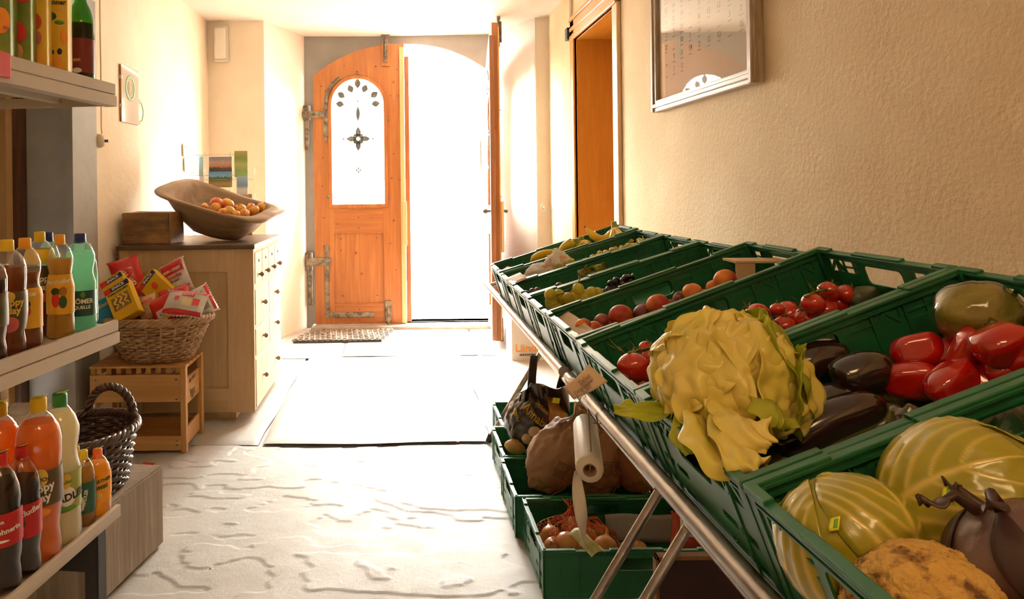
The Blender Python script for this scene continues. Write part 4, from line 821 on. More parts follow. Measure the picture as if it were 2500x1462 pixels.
juicebox('green and orange juice carton at the left edge of the top shelf', -2, 120, .062, .065, .26, cgr, [('happy', .026, .004, .215, wht), ('day', .026, .01, .187, wht)], [('red_banner',.01,.155,.024,.010,redp),('peach_print',.012,.09,.02,.03,lor),('tag_print',.02,.075,.008,.006,pink)], R(14))
# ================================================================== things on the walls, left
gw = M('white plastic', (.80,.74,.62), .4)
p = at(537, 105, 6.24)
el = thing('wall_lamp', 'oblong white plastic lamp high on the wall face left of the entrance', 'lamp', (p.x, 6.29, p.z))
part(el, 'housing', MB().rbox((-.065,-.035,-.16),(.065,-.004,.16), .018), gw); part(el, 'cover', MB().rbox((-.055,-.06,-.14),(.055,-.03,.14), .02), M('milky cover', (.86,.82,.72), .3))
pu = thing('cord_switch', 'round porcelain turn switch on a thin cord running down the left wall', 'switch', (WL+.003, 4.0, 1.60))
part(pu, 'cord', MB().tube([(WL+.022, 3.99+.002*math.sin(z*9), 2.78-z) for z in [i*.1 for i in range(0, 12)]]+[(WL+.02,4.0,1.64)], .004, 6), M('cream cord', (.62,.5,.34), .6), True)
part(pu, 'switch_body', MB().lathe([(.038,0),(.038,.012),(.030,.026),(.012,.034),(.003,.034)], 24, mat=Matrix.Rotation(PI/2,4,'Y')), M('old porcelain', (.66,.54,.36), .3)); part(pu, 'knob', MB().tube([(.03,0,0),(.055,0,0)], .008, 8), irond)
p0 = hitp(290,152,Vector((WL,0,0)),Vector((1,0,0))); p1 = hitp(333,310,Vector((WL,0,0)),Vector((1,0,0)))
fr = thing('picture_board', 'narrow frameless glazed picture with round emblem on the left wall', 'picture', (WL+.012, (p0.y+p1.y)/2, (p0.z+p1.z)/2)); hy, hz = (p1.y-p0.y)/2, (p0.z-p1.z)/2-.01
part(fr, 'backing', MB().box((-.010,-hy,-hz),(0,hy,hz)), brn); part(fr, 'glass', MB().box((.0002,-hy,-hz),(.003,hy,hz)), M('glazed print', (.72,.66,.56), .04, coat=1, spec=1))
RY = Matrix.Rotation(PI/2, 4, 'Y')
def ring_(r0, r1, a, b, mt, root, nm='emblem'):
    part(root, nm, MB().lathe([(r0,0),(r1,0),(r1,.0012),(r0,.0012),(r0,0)], 30, mat=Matrix.Translation((.0032,a,b)) @ RY, cap=False), mt)
for kk in (.5, -.5): part(fr, 'clip', MB().box((-.01,-hy-.004,kk*hz),(.006,-hy+.012,kk*hz+.02)), gw)
gem = M('emblem green', (.22,.38,.16), .5)
ring_(.060,.078,.0,hz-.125,gem,fr); ring_(.036,.042,.0,hz-.125,gem,fr,'emblem_inner'); part(fr, 'emblem_picture', MB().box((.0035,-.02,hz-.15),(.0045,.02,hz-.09)), brn)
st_ = hitp(338,273,Vector((WL,0,0)),Vector((1,0,0)))
so = thing('wall_sticker', 'round green and white emblem sticker right of the glazed picture', 'sticker', (WL+.004, st_.y, st_.z)); part(so, 'disc', MB().lathe([(.001,0),(.082,0),(.082,.0015),(.001,.0015)], 30, mat=RY), wht)
ring_(.062,.076,0,0,gem,so); part(so, 'emblem_picture', MB().sph((.003,0,.018),(.001,.03,.02), 12, 6).sph((.003,.01,-.025),(.001,.028,.015), 12, 6), gem)
pp = M('paper', (.78,.74,.66), .7)
ps = thing('paper_notice', 'torn white paper notice on the grey jamb above the mineral water', 'paper', (-1.63, 3.655, 1.79))
def tornp(u, v): 
    x = lerp(-1.70,-1.625,u); z = lerp(1.80,1.92,v) + (.012*nz((u*9,0,0),1,2) if v < .01 else 0); return (x, 3.652-.004*math.sin(u*3), z)
part(ps, 'sheet', MB().grid(tornp, 14, 10, thick=.0006), pp, True); part(ps, 'lettering', xf(text('Achtung 5% !', .012, .0003), Matrix.Translation((-1.662, 3.645, 1.885)) @ XZ), blkp, True)
def wallpaper(name, label, px0, py0, px1, py1, lines=4):
    a = hitp(px0,py0,Vector((WL,0,0)),Vector((1,0,0))); b = hitp(px1,py1,Vector((WL,0,0)),Vector((1,0,0)))
    t = thing(name, label, 'paper', (WL+.010, a.y, b.z)); w, h = b.y-a.y, a.z-b.z
    part(t, 'sheet', MB().grid(lambda u, v: (.004*math.sin(u*3)+.004*(1-v)**2, u*w, v*h), 6, 8, thick=.0006), M('glossy notice', (.82,.78,.70), .35))
    m_ = MB()
    for i in range(lines): m_.box((.0065, w*.15, h*(.80-.05*i)), (.0085, w*(.75+.1*(i%2)), h*(.80-.05*i)+.004))
    part(t, 'printed_lines', m_, M('grey print lines', (.4,.36,.3), .7))
wallpaper('paper_notice', 'pale notice pinned high on the left wall near the postcards', 443, 350, 468, 385)
wallpaper('paper_notice', 'pale notice hanging lowest on the left wall beside the postcards', 446, 385, 474, 421, 2)
# doormat of metal links
dm = thing('door_mat', 'worn openwork rubber mat in front of the closed door leaf', 'mat', (-.72, 6.1, 0))
a = hitz(716,838,.0); b = hitz(908,836,0); c_ = hitz(758,812,0)
m_ = MB(); ww = .76; hh_ = c_.y-a.y
nx, ny = 16, 7
for j in range(ny):
    for i in range(nx):
        x = a.x + ww*(i+.5*(j%2)+.25)/nx + .12*(j/ny); y = a.y + hh_*(j+.5)/ny
        m_.tube([(x+ww/nx*.52*math.cos(t_), y+hh_/ny*.62*math.sin(t_), .022+.004*math.sin(i+j)) for t_ in [2*PI*k/10 for k in range(10)]], .0065, 5, closed=True)
part(dm, 'links', m_, M('dusty rubber', (.16,.12,.09), .7, (.34,.27,.2), 40), True)
part(dm, 'front_edge', MB().rbox((a.x, a.y-.01, .0), (a.x+ww, a.y+.012, .028), .003), M('dark rubber', (.035,.03,.028), .7), True)
# ================================================================== RIGHT SIDE: market stand and crates
green = LUCENT('green crate plastic', (.012,.105,.040), .12, .34, (.016,.135,.052), 3, spec=.6, tcol=(.02,.38,.05))
def crate_side(L, h, hole):
    """side wall in local XY (x along, y up): lattice openings below the rim, solid bands, handle hole"""
    holes = []; m = .03; n = max(3, int((L-2*m)/.048)); stp = (L-2*m)/n; hw = .058
    for i in range(n):
        x0, x1 = m+i*stp, m+(i+1)*stp; xm = (x0+x1)/2
        if abs(xm-L/2) < hw+.022 and hole: continue
        y0, y1 = h-.046, h-.018
        if i % 2 == 0: holes += [[(x0+.004,y0),(x1-.004,y0),(xm,y1-.006)], [(x0+.002,y0+.008),(xm-.005,y1),(x0+.002,y1)], [(x1-.002,y0+.008),(x1-.002,y1),(xm+.005,y1)]]
        else: holes += [rrect(x0+.003, y0, x1-.003, y0+.012, .002, 1), rrect(x0+.003, y0+.016, x1-.003, y1, .002, 1)]
        for a, b in ((.052,.064),(.014,.024)): 
            if h > .12: holes.append(rrect(x0+.006, a, x1-.006, b, .002, 1))
    if hole: holes.append(rrect(L/2-hw, h-.062, L/2+hw, h-.022, .010, 3))
    return plate([(0,0),(L,0),(L,h),(0,h)], holes, .003)
def crate_mesh(L, Wd, h):
    mb = MB()
    def put(q_, m): xf(q_, m); mb.add(q_.v, q_.f)
    A_ = Matrix.Translation((0, .004, 0)) @ XZ; B_ = Matrix.Translation((0, Wd-.004, 0)) @ XZ
    put(crate_side(L, h, True), A_); put(crate_side(L, h, True), B_)
    for yy in (.0022, Wd-.0022): put(plate([(0.004,0.004),(L-.004,.004),(L-.004,h-.006),(.004,h-.006)], [rrect(L/2-.058, h-.062, L/2+.058, h-.022, .010, 3)], .0012), Matrix.Translation((0, yy, 0)) @ XZ)
    ZR = Matrix.Rotation(PI/2, 4, 'Z')
    put(crate_side(Wd, h, True), Matrix.Translation((.004, 0, 0)) @ ZR @ XZ); put(crate_side(Wd, h, True), Matrix.Translation((L-.004, 0, 0)) @ ZR @ XZ)
    t = .013
    for y0, y1 in ((-.002, t), (Wd-t, Wd+.002)):
        mb.rbox((0,y0,h-.004),(L,y1,h+.002), .0015); mb.box((0,y0+.002,h-.015),(L,y1-.002,h-.012))
        for a, b in ((0,.105),(L/2-.085,L/2+.085),(L-.105,L)): mb.rbox((a,y0+.0005,h-.001),(b,y1-.0005,h+.007), .0015)
    for x0, x1 in ((-.002, t), (L-t, L+.002)):
        mb.rbox((x0,0,h-.004),(x1,Wd,h+.002), .0015); mb.box((x0+.002,0,h-.015),(x1-.002,Wd,h-.012))
        for a, b in ((0,.05),(Wd/2-.075,Wd/2+.075),(Wd-.05,Wd)): mb.rbox((x0+.0005,a,h-.001),(x1-.0005,b,h+.007), .0015)
    for x in (0, L-.018):
        for y in (0, Wd-.018): mb.box((x,y,0),(x+.018,y+.018,h+.001))
    n = int(L/.06)
    for i in range(1, n):
        x = L*i/n
        if abs(x-L/2) > .07:
            for y0, y1 in ((.0,.008),(Wd-.008,Wd)): mb.box((x-.0012,y0,.0),(x+.0012,y1,h-.012))
    n = int(Wd/.06)
    for i in range(1, n):
        y = Wd*i/n
        if abs(y-Wd/2) > .07:
            for x0, x1 in ((.0,.008),(L-.008,L)): mb.box((x0,y-.0012,.0),(x1,y+.0012,h-.012))
    hs = [rrect(.03+i*(L-.06)/9+.006, .03+j*(Wd-.06)/6+.006, .03+(i+1)*(L-.06)/9-.006, .03+(j+1)*(Wd-.06)/6-.006, .004, 1) for i in range(9) for j in range(6)]
    put(plate([(0.002,0.002),(L-.002,.002),(L-.002,Wd-.002),(.002,Wd-.002)], hs, .004), Matrix.Translation((0,0,.004)))
    mb.box((.02,.02,.0065),(L-.02,Wd-.02,.0075)); return mb
CR = {}
def crate(key, label, loc, rot, L, Wd, h, group, fl_=0):
    t = thing('produce_crate', label, 'crate', loc, rot, group); part(t, 'crate_body', crate_mesh(L, Wd, h), green)
    if fl_: part(t, 'crate_floor', MB().box((.006, .006, fl_-.004), (L-.006, Wd-.006, fl_)), green)
    CR[key] = (Matrix.LocRotScale(Vector(loc), Euler(rot), None), L, Wd, h, t); return t
XF, ZRIM, CH = .405, H-.363, .155
T1, T2 = R(20.3), R(16.8)
bounds = [.465, .872, 1.272, 1.700, 2.065, 2.395, 2.720, 3.030, 3.345]
tl_ = [T1, T1, T1, R(18.5), T2, T2, T2, T2]; rise = [0, 0, 0, .004, .0, 0, .0, .006]
cl = ['green crate of cabbages and celeriac, nearest on the sloping stand', 'green crate with the big lettuce, aubergines and red peppers', 'green crate of tomatoes on the sloping stand', 'green crate of peaches with a card strip at its left end', 'green crate with a loose bunch of yellow grapes at its left end', 'green crate holding dark grapes, behind the yellow grape crate', 'green crate of grapes wrapped in printed white paper', 'green crate of bananas, farthest on the sloping stand']
for i in range(8):
    t_ = tl_[i]; w_ = bounds[i+1]-bounds[i]-.006
    crate(i, cl[i], (XF + math.sin(t_)*CH, bounds[i]+.003, ZRIM+rise[i] - math.cos(t_)*CH), (0, -t_, 0), .605, w_, CH, 'green crates on the sloping stand', (0,0,0,.055,.055,.03,.065,.065)[i])
ri = random.Random(11)
def inc(i, px, py, hh, fy=None):
    """point of the produce heap in crate i, kept inside the crate walls"""
    m, L, Wd, h, _ = CR[i]; n = m.to_3x3() @ Vector((0,0,1)); p = hitp(px, py, m.translation + n*hh, n); y = p.y - m.translation.y
    if fy is not None or (y > Wd*.72 and i > 1): p = at(px, py, m.translation.y + Wd*(fy if fy is not None else ri.uniform(.40,.66)))
    if 1 < i < 5:
        l = m.inverted() @ p; l.x = max(l.x, .050); l.y = max(l.y, .045); p = m @ l
    return p
def rotc(i): return CR[i][0].to_euler()
# ---- the steel stand
steel = M('worn steel tube', (.42,.38,.33), .32, (.30,.26,.22), 12, .05, 60, metal=.85)
RX, RZ, BX, BZ = .438, H-.505, 1.02, 1.02
def stand(label, y0, y1, t_):
    r = thing('market_stand', label, 'stand', (.7, (y0+y1)/2, 0), group='folding steel stands')
    bz = RZ + (BX-RX)*math.tan(t_) - .005
    part(r, 'front_rail', MB().tube([(RX, y0, RZ), (RX, y1, RZ)], .0155, 16), steel, True)
    part(r, 'back_rail', MB().tube([(BX, y0, bz-.02), (BX, y1, bz-.02)], .0155, 16), steel, True)
    ys = [y0+.06, y1-.06] if y0 > 1 else [.30, 1.84]
    for y in ys:
        part(r, 'front_leg', MB().tube([(.447, y, .02), (BX-.02, y, .02+(BX-.467)/.565*.93)], .0135, 12), steel, True)
        part(r, 'foot_cap', MB().tube([(.437, y, -.001), (.452, y, .035)], .0165, 12), blk, True)
        part(r, 'rear_leg', MB().tube([(BX+.02, y, -.001), (BX, y, bz-.02)], .0135, 12), steel, True)
        part(r, 'bed_arm', MB().tube([(RX, y+.03, RZ-.012), (BX, y+.03, bz-.03)], .010, 10), steel, True)
    part(r, 'cross_bar', MB().tube([(.711, ys[0], .467), (.711, ys[-1], .467)], .011, 10), steel, True)
    return r
stand('near folding steel stand with slanting legs, carrying the vegetable crates', -.1, 1.93, T1)
stand('far folding steel stand carrying the fruit crates towards the door', 1.99, 3.85, T2)
# ---- crates on the floor
fl = ['green floor crate of netted onions, nearest below the stand', 'green floor crate of brown paper potato sacks, middle below the stand', 'green floor crate with the black potato bag below the stand', 'empty green floor crate farthest below the stand']
fy = [2.325, 2.735, 3.145, 3.55]; fx = [.437, .412, .425, .478]
for i in range(4): crate('f%d' % i, fl[i], (fx[i], fy[i], .004), (0,0,0), .60, .395, .150, 'green crates on the floor')
# ------------------------------------------------------------------ produce
def veinmat(name, c1, c2, vc, sc=9, rough=.3, coat=.6, sss=.15, st=(1,1,1)):
    m, nt, b = newmat(name); b.inputs['Roughness'].default_value = rough; b.inputs['Coat Weight'].default_value = coat; b.inputs['Coat Roughness'].default_value = .12
    b.inputs['Subsurface Weight'].default_value = sss; b.inputs['Subsurface Radius'].default_value = (.03,.03,.008); b.inputs['Subsurface Scale'].default_value = .6
    v = coords(nt, st); base = ramp(nt, noi(nt, v, 14, 5), [(.3, c1), (.7, c2)])
    at_ = nt.nodes.new('ShaderNodeAttribute'); at_.attribute_name = 'vein'
    mx = nt.nodes.new('ShaderNodeMix'); mx.data_type = 'RGBA'; nt.links.new(at_.outputs['Fac'], mx.inputs[0]); nt.links.new(base, mx.inputs[6]); mx.inputs[7].default_value = (*vc, 1)
    nt.links.new(mx.outputs[2], b.inputs['Base Color']); bump(nt, b, noi(nt, v, 38, 4), .25, .004); return m
def set_vein(o, fn):
    at_ = o.data.attributes.new('vein', 'FLOAT', 'POINT'); at_.data.foreach_set('value', [fn(v.co) for v in o.data.vertices])
def cab_vein(a, u):
    """branching veins: midrib along u from the base with side ribs sweeping up"""
    r = math.exp(-(a/(.06*(1.15-u)))**2)
    for k in range(5):
        u0 = .06+.17*k
        if u > u0:
            off = ((u-u0)*1.15)**.75; w = .050*(1.2-u)
            r = max(r, .85*math.exp(-((abs(a)-off)/w)**2))
    return min(1, r)
def cabbage(label, c, r, mat, rot, seed, sticker=None):
    t = thing('cabbage', label, 'cabbage', c, rot, 'cabbages in the nearest crate')
    def sh(d, k, sd): return 1 + .05*nz(d*1.3, 1, sd) + .012*nz(d*6, 1, sd+1) + k
    def vein_of(d, ax):
        u = (1+d.z)/2; a = math.atan2(d.y, d.x) - ax
        while a > PI: a -= 2*PI
        while a < -PI: a += 2*PI
        return cab_vein(a*math.sin(math.acos(max(-1, min(1, d.z))))*.9, u)
    vs = lambda d: max(vein_of(d, 0), vein_of(d, 2.1)*.9, vein_of(d, 4.2)*.9)
    o = part(t, 'head', MB().sph((0,0,0), (r, r, r*.95), 120, 80, lambda d: sh(d, .008*math.exp(-(math.atan2(d.y,d.x)/.05)**2), seed)), mat); set_vein(o, lambda p: cab_vein(math.atan2(p.y, p.x)*.8, (1+p.normalized().z)/2))
    for q_, (ax, a1, top) in enumerate(((0, 1.15, .80), (2.1, 1.0, .72), (4.2, 1.05, .76))):
        def f(u, v):
            a = ax + (u-.5)*2*a1; th = PI*(.06 + (top+.05*math.sin(u*7+seed))*v); e = max(abs(2*u-1), v if v > .5 else 0); ww = a1*math.sin(PI*min(1, .15+.85*v)*.62)
            a = ax + (u-.5)*2*ww; d = Vector((math.sin(PI-th)*math.cos(a), math.sin(PI-th)*math.sin(a), math.cos(PI-th)))
            return d*(r*sh(d, (.040 + .012*vein_of(d, ax) + .014*max(0, e-.85)/.15*(.5+.5*math.sin(u*23+v*17))) - .05*max(0, e-.9)/.1*(1-.6*abs(math.sin(u*5))), seed))
        o = part(t, 'outer_leaf', MB().grid(f, 80, 80, thick=.0012), mat)
        set_vein(o, lambda p, ax=ax: vein_of(p.normalized(), ax))
    if sticker:
        sx, sz = sticker
        def g(u, v):
            d = Vector((sx + (u-.5)*.26, -1, sz + (v-.5)*.34)).normalized(); return t_inv @ (d*r*1.10)
        t_inv = Euler(rot).to_matrix().inverted()
        part(t, 'price_sticker', MB().grid(g, 4, 4, thick=.0006), M('lime sticker', (.75,.75,.06), .5))
        def g2(u, v):
            d = Vector((sx+.04 + (u-.5)*.10, -1, sz + (v-.5)*.22)).normalized(); return t_inv @ (d*r*1.108)
        part(t, 'sticker_print', MB().grid(g2, 3, 3, thick=.0004), M('sticker green', (.2,.45,.05), .5))
    return t
cabm = veinmat('white cabbage leaf', (.29,.27,.012), (.40,.35,.02), (.74,.58,.12))
c1 = inc(0, 2082, 1330, .095); c2 = inc(0, 2375, 1225, .105)
cabbage('shiny wrapped green cabbage at the left of the nearest crate', c1, .076, cabm, (R(-35), R(28), R(40)), 1, (-1.0,.95))
cabbage('larger wrapped cabbage with a lime price sticker, behind to the right', c2, .084, cabm, (R(-42), R(-20), R(200)), 5, (-1.25,.60))
# celeriac
cel = thing('celeriac', 'rough tan celeriac root at the front of the nearest crate', 'celeriac', inc(0, 2272, 1500, .085), (0,0,0))
def cf(d): return 1 + .06*nz(d*2, 1, 3) + .05*abs(nz(d*6, 1, 4)) - .05*abs(nz(d*13, 1, 5)) + .022*nz(d*28, 1, 6) + .01*nz(d*60, 1, 7)
part(cel, 'root', MB().sph((0,0,0), (.074,.068,.062), 150, 100, cf), M('celeriac skin', (.66,.40,.10), .75, (.16,.07,.02), 30, 1.0, 60, mid=(.50,.62)))
# purple head with stalks
pk = inc(0, 2520, 1385, .095); kr = thing('purple_kohlrabi', 'dull purple brown kohlrabi with dark cut stalks at the right edge', 'kohlrabi', pk, (R(-20), R(-10), 0))
part(kr, 'bulb', MB().sph((0,0,0), (.068,.064,.060), 60, 40, lambda d: 1+.05*nz(d*2.5, 1, 8)+.015*nz(d*9, 1, 2)), M('dull purple skin', (.15,.085,.075), .45, (.07,.025,.03), 9, .3, 30, coat=.3, mid=(.4,.62)))
darkleaf = M('dark purple leaf', (.035,.012,.018), .4, (.06,.035,.02), 12)
for k, (a, ln, up) in enumerate(((3.0,.085,.05),(2.2,.05,.075),(4.0,.075,.03),(1.0,.05,.06),(5.2,.06,.05))):
    d = Vector((math.cos(a), math.sin(a)*.7-.2, 0)); b0 = Vector((d.x*.026, d.y*.026, .052)); ln *= .62; up *= .55
    part(kr, 'stalk', MB().tube([b0, b0+Vector((d.x*.02,d.y*.02,.02)), b0+Vector((d.x*ln*.6,d.y*ln*.6,up*.6))], [.007,.005,.004], 8).grid(lambda u, v: tuple(b0+Vector((d.x*ln*.5*(1+u*1.2) - d.y*(v-.5)*.024*math.sin(PI*min(1,u+.12)), d.y*ln*.5*(1+u*1.2)+d.x*(v-.5)*.024*math.sin(PI*min(1,u+.12)), up*.55+.01*u-.010*(v-.5)**2*4*u+.003*math.sin(u*9)))), 10, 8, thick=.001), darkleaf)
for k in range(4):
    a = 1.2*k+.4; part(kr, 'leaf_scar', MB().grid(lambda u, v: tuple(Vector((math.cos(a+(v-.5)*.5*math.sin(PI*u)), math.sin(a+(v-.5)*.5*math.sin(PI*u)), 0))*(.0705*math.cos(lerp(1.2,-.3,u))) + Vector((0,0,.0635*math.sin(lerp(1.2,-.3,u))))), 14, 6, thick=.0015), darkleaf)
# ------------------------------------------------------------------ the big lettuce
lc = inc(1, 1770, 935, .165); LR = .105
lm = LUCENT('pale lettuce leaf', (.97,.83,.27), .30, .32, (.84,.74,.14), 7, .35, 30, tcol=(.95,.85,.20))
lm2 = LUCENT('greener lettuce leaf', (.55,.55,.06), .30, .38, (.34,.40,.03), 8, .35, 30, tcol=(.75,.85,.08))
lt_ = thing('lettuce', 'big pale yellow green lettuce head with ruffled leaves overhanging its crate', 'lettuce', lc)
part(lt_, 'heart', MB().sph((0,0,0), (LR*.97, LR*.92, LR*.86), 90, 60, lambda d: 1+.07*nz(d*1.8, 1, 3)+.04*abs(nz((d.x*3, d.y*3, d.z*1.5), 1, 4))), lm)
def lleaf(name, fwd, up, length, width, off, seed, mat, curl=.35, base=Vector((0,0,0)), ruff=.006, R0=LR):
    """leaf wrapped on a ball of radius R0: starts at direction 'fwd', runs towards 'up'"""
    f0 = Vector(fwd).normalized(); u0 = (Vector(up) - f0*Vector(up).dot(f0)).normalized(); s0 = f0.cross(u0)
    def g(u, v):
        a = (v*length); w = (u-.5)*2*width*math.sin(PI*min(.97, .10+.82*v))**.6
        d = (f0*math.cos(a) + u0*math.sin(a)); d = (d*math.cos(w) + s0*math.sin(w)).normalized(); e = max(abs(2*u-1)**3, max(0, v-.72)/.28)
        e2 = max(0, (max(abs(2*u-1), v*1.02)-.80)/.20)
        rr = R0*(1+off) + curl*R0*e*e*.22 + ruff*e2*(math.sin(u*13+seed*2+v*5) + .8*math.sin(v*15+seed*1.7)) + .014*nz(d*2.6, 1, seed) + .006*nz(d*7, 1, seed+3) - .006*math.exp(-((u-.5)/.06)**2) + .0022*math.sin(w*16+3*nz(d*2,1,seed))*(1-e)
        return base + d*rr
    return part(lt_, name, MB().grid(g, 44, 44, thick=.0008), mat)
specs = [((-.6,-.5,-.5),(.1,-.2,1),2.2,.85,.02,1,lm,.15),((.7,-.5,-.5),(-.3,-.1,1),2.1,.8,.03,2,lm,.22),((.05,-.9,-.5),(0,-.1,1),1.6,.75,.05,3,lm,.30),((-.8,.1,-.5),(.2,0,1),2.0,.8,.03,4,lm,.25),((.8,.3,-.5),(-.4,.2,1),2.0,.85,.04,5,lm2,.35),((.2,.8,-.5),(-.1,-.3,1),2.3,.8,.03,6,lm,.2),
 ((.95,-.2,-.3),(-.1,-.3,1),1.5,.6,.08,7,lm2,.5),((-.9,-.4,-.1),(.5,-.3,1),1.5,.55,.07,8,lm,.35),((.45,-.85,-.5),(.1,0,1),1.3,.6,.09,9,lm,.5),((-.45,-.85,-.4),(-.2,0,1),1.25,.5,.09,10,lm,.45),((.9,-.55,-.6),(.2,-.2,1),1.1,.6,.10,11,lm2,.6),((.1,-.5,.9),(1,.2,.3),1.2,.45,.05,12,lm,.3),((-.3,-.2,.9),(-.6,.7,.2),1.2,.5,.05,13,lm,.3)]
for a in specs: lleaf('leaf', a[0], a[1], a[2], a[3], a[4], a[5], a[6], a[7])
# loose outer leaves draping below and to the left
def drape(p0, p1, p2, width, seed, mat, name='outer_leaf', bulge=.02, nrm=(0,-1,.4)):
    P0, P1, P2 = Vector(p0)-lc, Vector(p1)-lc, Vector(p2)-lc; N = Vector(nrm).normalized()
    def g(u, v):
        c_ = P0*(1-v)**2 + P1*2*v*(1-v) + P2*v*v; tn = ((P1-P0)*(1-v)+(P2-P1)*v).normalized(); s = tn.cross(N).normalized(); n = s.cross(tn)
        w = width*(math.sin(PI*min(.93, .14+.80*v))**.55); e = max(abs(2*u-1)**2.5, max(0, v-.75)/.25)
        return c_ + s*((u-.5)*2*w*(1+.10*math.sin(v*21+seed)*e)) + n*(bulge*(1-(2*u-1)**2)*.8 + .006*e*math.sin(u*9+v*13+seed) + .003*math.sin(v*21+seed*3)*e + .006*nz((u*3,v*3,1),1,seed+4) - .005*math.exp(-((u-.5)/.05)**2) + .006*nz((u*5,v*5,0),1,seed))
    return part(lt_, name, MB().grid(g, 40, 44, thick=.0008), mat)
Y_ = lc.y
def L1(px, py, hh): return inc(1, px, py, hh)
drape(L1(1700,1000,.10), L1(1620,1000,.18), L1(1500,1003,.195), .026, 1, lm2, bulge=.010, nrm=(-.3,-.5,1))
drape(L1(1725,1025,.14), L1(1700,1085,.175), L1(1800,1150,.15), .040, 2, lm, bulge=.016)
drape(L1(1760,1040,.14), L1(1800,1100,.18), L1(1842,1155,.15), .036, 3, lm, bulge=.012)
drape(L1(1760,1010,.15), L1(1820,1045,.19), L1(1870,1080,.16), .036, 4, lm, bulge=.014)
drape(L1(1840,970,.14), L1(1900,1000,.17), L1(1890,1045,.15), .036, 5, lm2, bulge=.014)
drape(L1(1690,1020,.14), L1(1660,1050,.16), L1(1690,1110,.13), .025, 6, lm2, bulge=.010)
drape(L1(1640,985,.12), L1(1650,1010,.15), L1(1660,1050,.13), .020, 7, lm2, bulge=.010)
# ------------------------------------------------------------------ aubergines in film
augm = M('aubergine skin', (.016,.006,.010), .16, (.030,.012,.010), 6, coat=1)
filmm = CLEAR('shiny cling film', (.80,.76,.72), .9, .12, .05)
def veg_long(name, label, cat, p0, p1, r, mat, group=None, bend=.01, cap_=None, fat=1.0):
    a, b = Vector(p0), Vector(p1); n = 26; t = thing(name, label, cat, (a+b)/2, (0,0,0), group); c_ = (a+b)/2; d = b-a; up = Vector((0,0,1)); pts = []; rs = []
    for i in range(n+1):
        u = i/n; pts.append(a + d*u + up*bend*math.sin(PI*u) - c_); e = (max(0, 1-(2*u-1)**6))**.5; rs.append(max(.0012, r*e*(lerp(1, fat, u))))
    part(t, 'flesh', MB().tube(pts, rs, 24), mat)
    if cap_: part(t, 'stem', MB().tube([pts[0]+d.normalized()*.004, pts[0]-d.normalized()*.022, pts[0]-d.normalized()*.032+up*.004], [.010,.006,.007], 8), cap_)
    return t
stemg = M('green stalk', (.16,.19,.03), .6, (.10,.12,.02), 20)
A0 = inc(1, 1968, 908, .085); A1 = inc(1, 2115, 925, .075)
veg_long('aubergine', 'dark glossy wrapped aubergine directly right of the lettuce', 'aubergine', A0 + Vector((-.025,0,0)), A0 + Vector((.075,.01,.02)), .037, augm, 'aubergines in the lettuce crate', fat=.9, cap_=stemg)
veg_long('aubergine', 'second dark aubergine, between the wrapped one and the red peppers', 'aubergine', A1 + Vector((-.05,0,-.01)), A1 + Vector((.035,0,.012)), .034, augm, 'aubergines in the lettuce crate', fat=.95)
veg_long('aubergine', 'long dark aubergine lying lowest, right of the drooping lettuce leaves', 'aubergine', inc(1, 1880, 1105, .045), inc(1, 2160, 985, .050), .036, augm, 'aubergines in the lettuce crate', fat=.8)
veg_long('aubergine', 'dark aubergine under the film, above the lowest long one', 'aubergine', inc(1, 1900, 1030, .052), inc(1, 2110, 975, .052), .034, augm, 'aubergines in the lettuce crate', fat=.85)
veg_long('courgette', 'long olive green courgette along the near side of the lettuce crate', 'courgette', inc(1, 1860, 1148, .028), inc(1, 2210, 1000, .030), .024, M('olive courgette skin', (.095,.085,.022), .4, (.05,.05,.012), 16, coat=.3), None, 0, stemg)
fm = MB(); o_ = CR[1][0]
fm.grid(lambda u, v: tuple(o_ @ Vector((lerp(.19,.43,u), lerp(.03,.17,v), .088 + .030*nz((u*5, v*4, 2), 1, 2) + .018*nz((u*13, v*11, 2), 1, 5) - .03*(2*v-1)**2 - .02*(2*u-1)**4))), 46, 30, thick=.0004)
solo('film_wrap', 'crumpled clear film with glints spread over the dark aubergines', 'film', fm, filmm, tuple(o_ @ Vector((.3,.1,.08))), world=True)
# ------------------------------------------------------------------ peppers
pepm = M('red pepper skin', (.50,.008,.004), .15, (.36,.005,.004), 5, coat=1, sss=.04)
def pepper(label, c, r, ln, rot, seed):
    t = thing('red_pepper', label, 'pepper', c, rot, 'red peppers in the lettuce crate'); n = 30; rings = []; seg = 48
    for i in range(n+1):
        u = i/n; z = (u-.5)*ln; e = (max(0, 1-(abs(2*u-1))**3.2))**.5 * lerp(.82, 1.05, u); ring = []
        for j in range(seg):
            a = 2*PI*j/seg; lob = 1 + .085*math.cos(3*a+seed)*min(1, e*1.2) + .03*math.cos(5*a+seed*2+u*3); rr = max(.002, r*e*lob) * (1+.04*nz((math.cos(a), math.sin(a), u*2), 1.2, seed)); zz = z - (.018 if i in (n,) else 0) - (.010 if i == n-1 else 0)
            ring.append((rr*math.cos(a), rr*math.sin(a), zz))
        rings.append(ring)
    part(t, 'flesh', MB().loft(rings), pepm); part(t, 'stem', MB().tube([(0,0,ln*.40),(0,0,ln*.5),(.005,.002,ln*.5+.016)], [.010,.006,.006], 8), stemg); return t
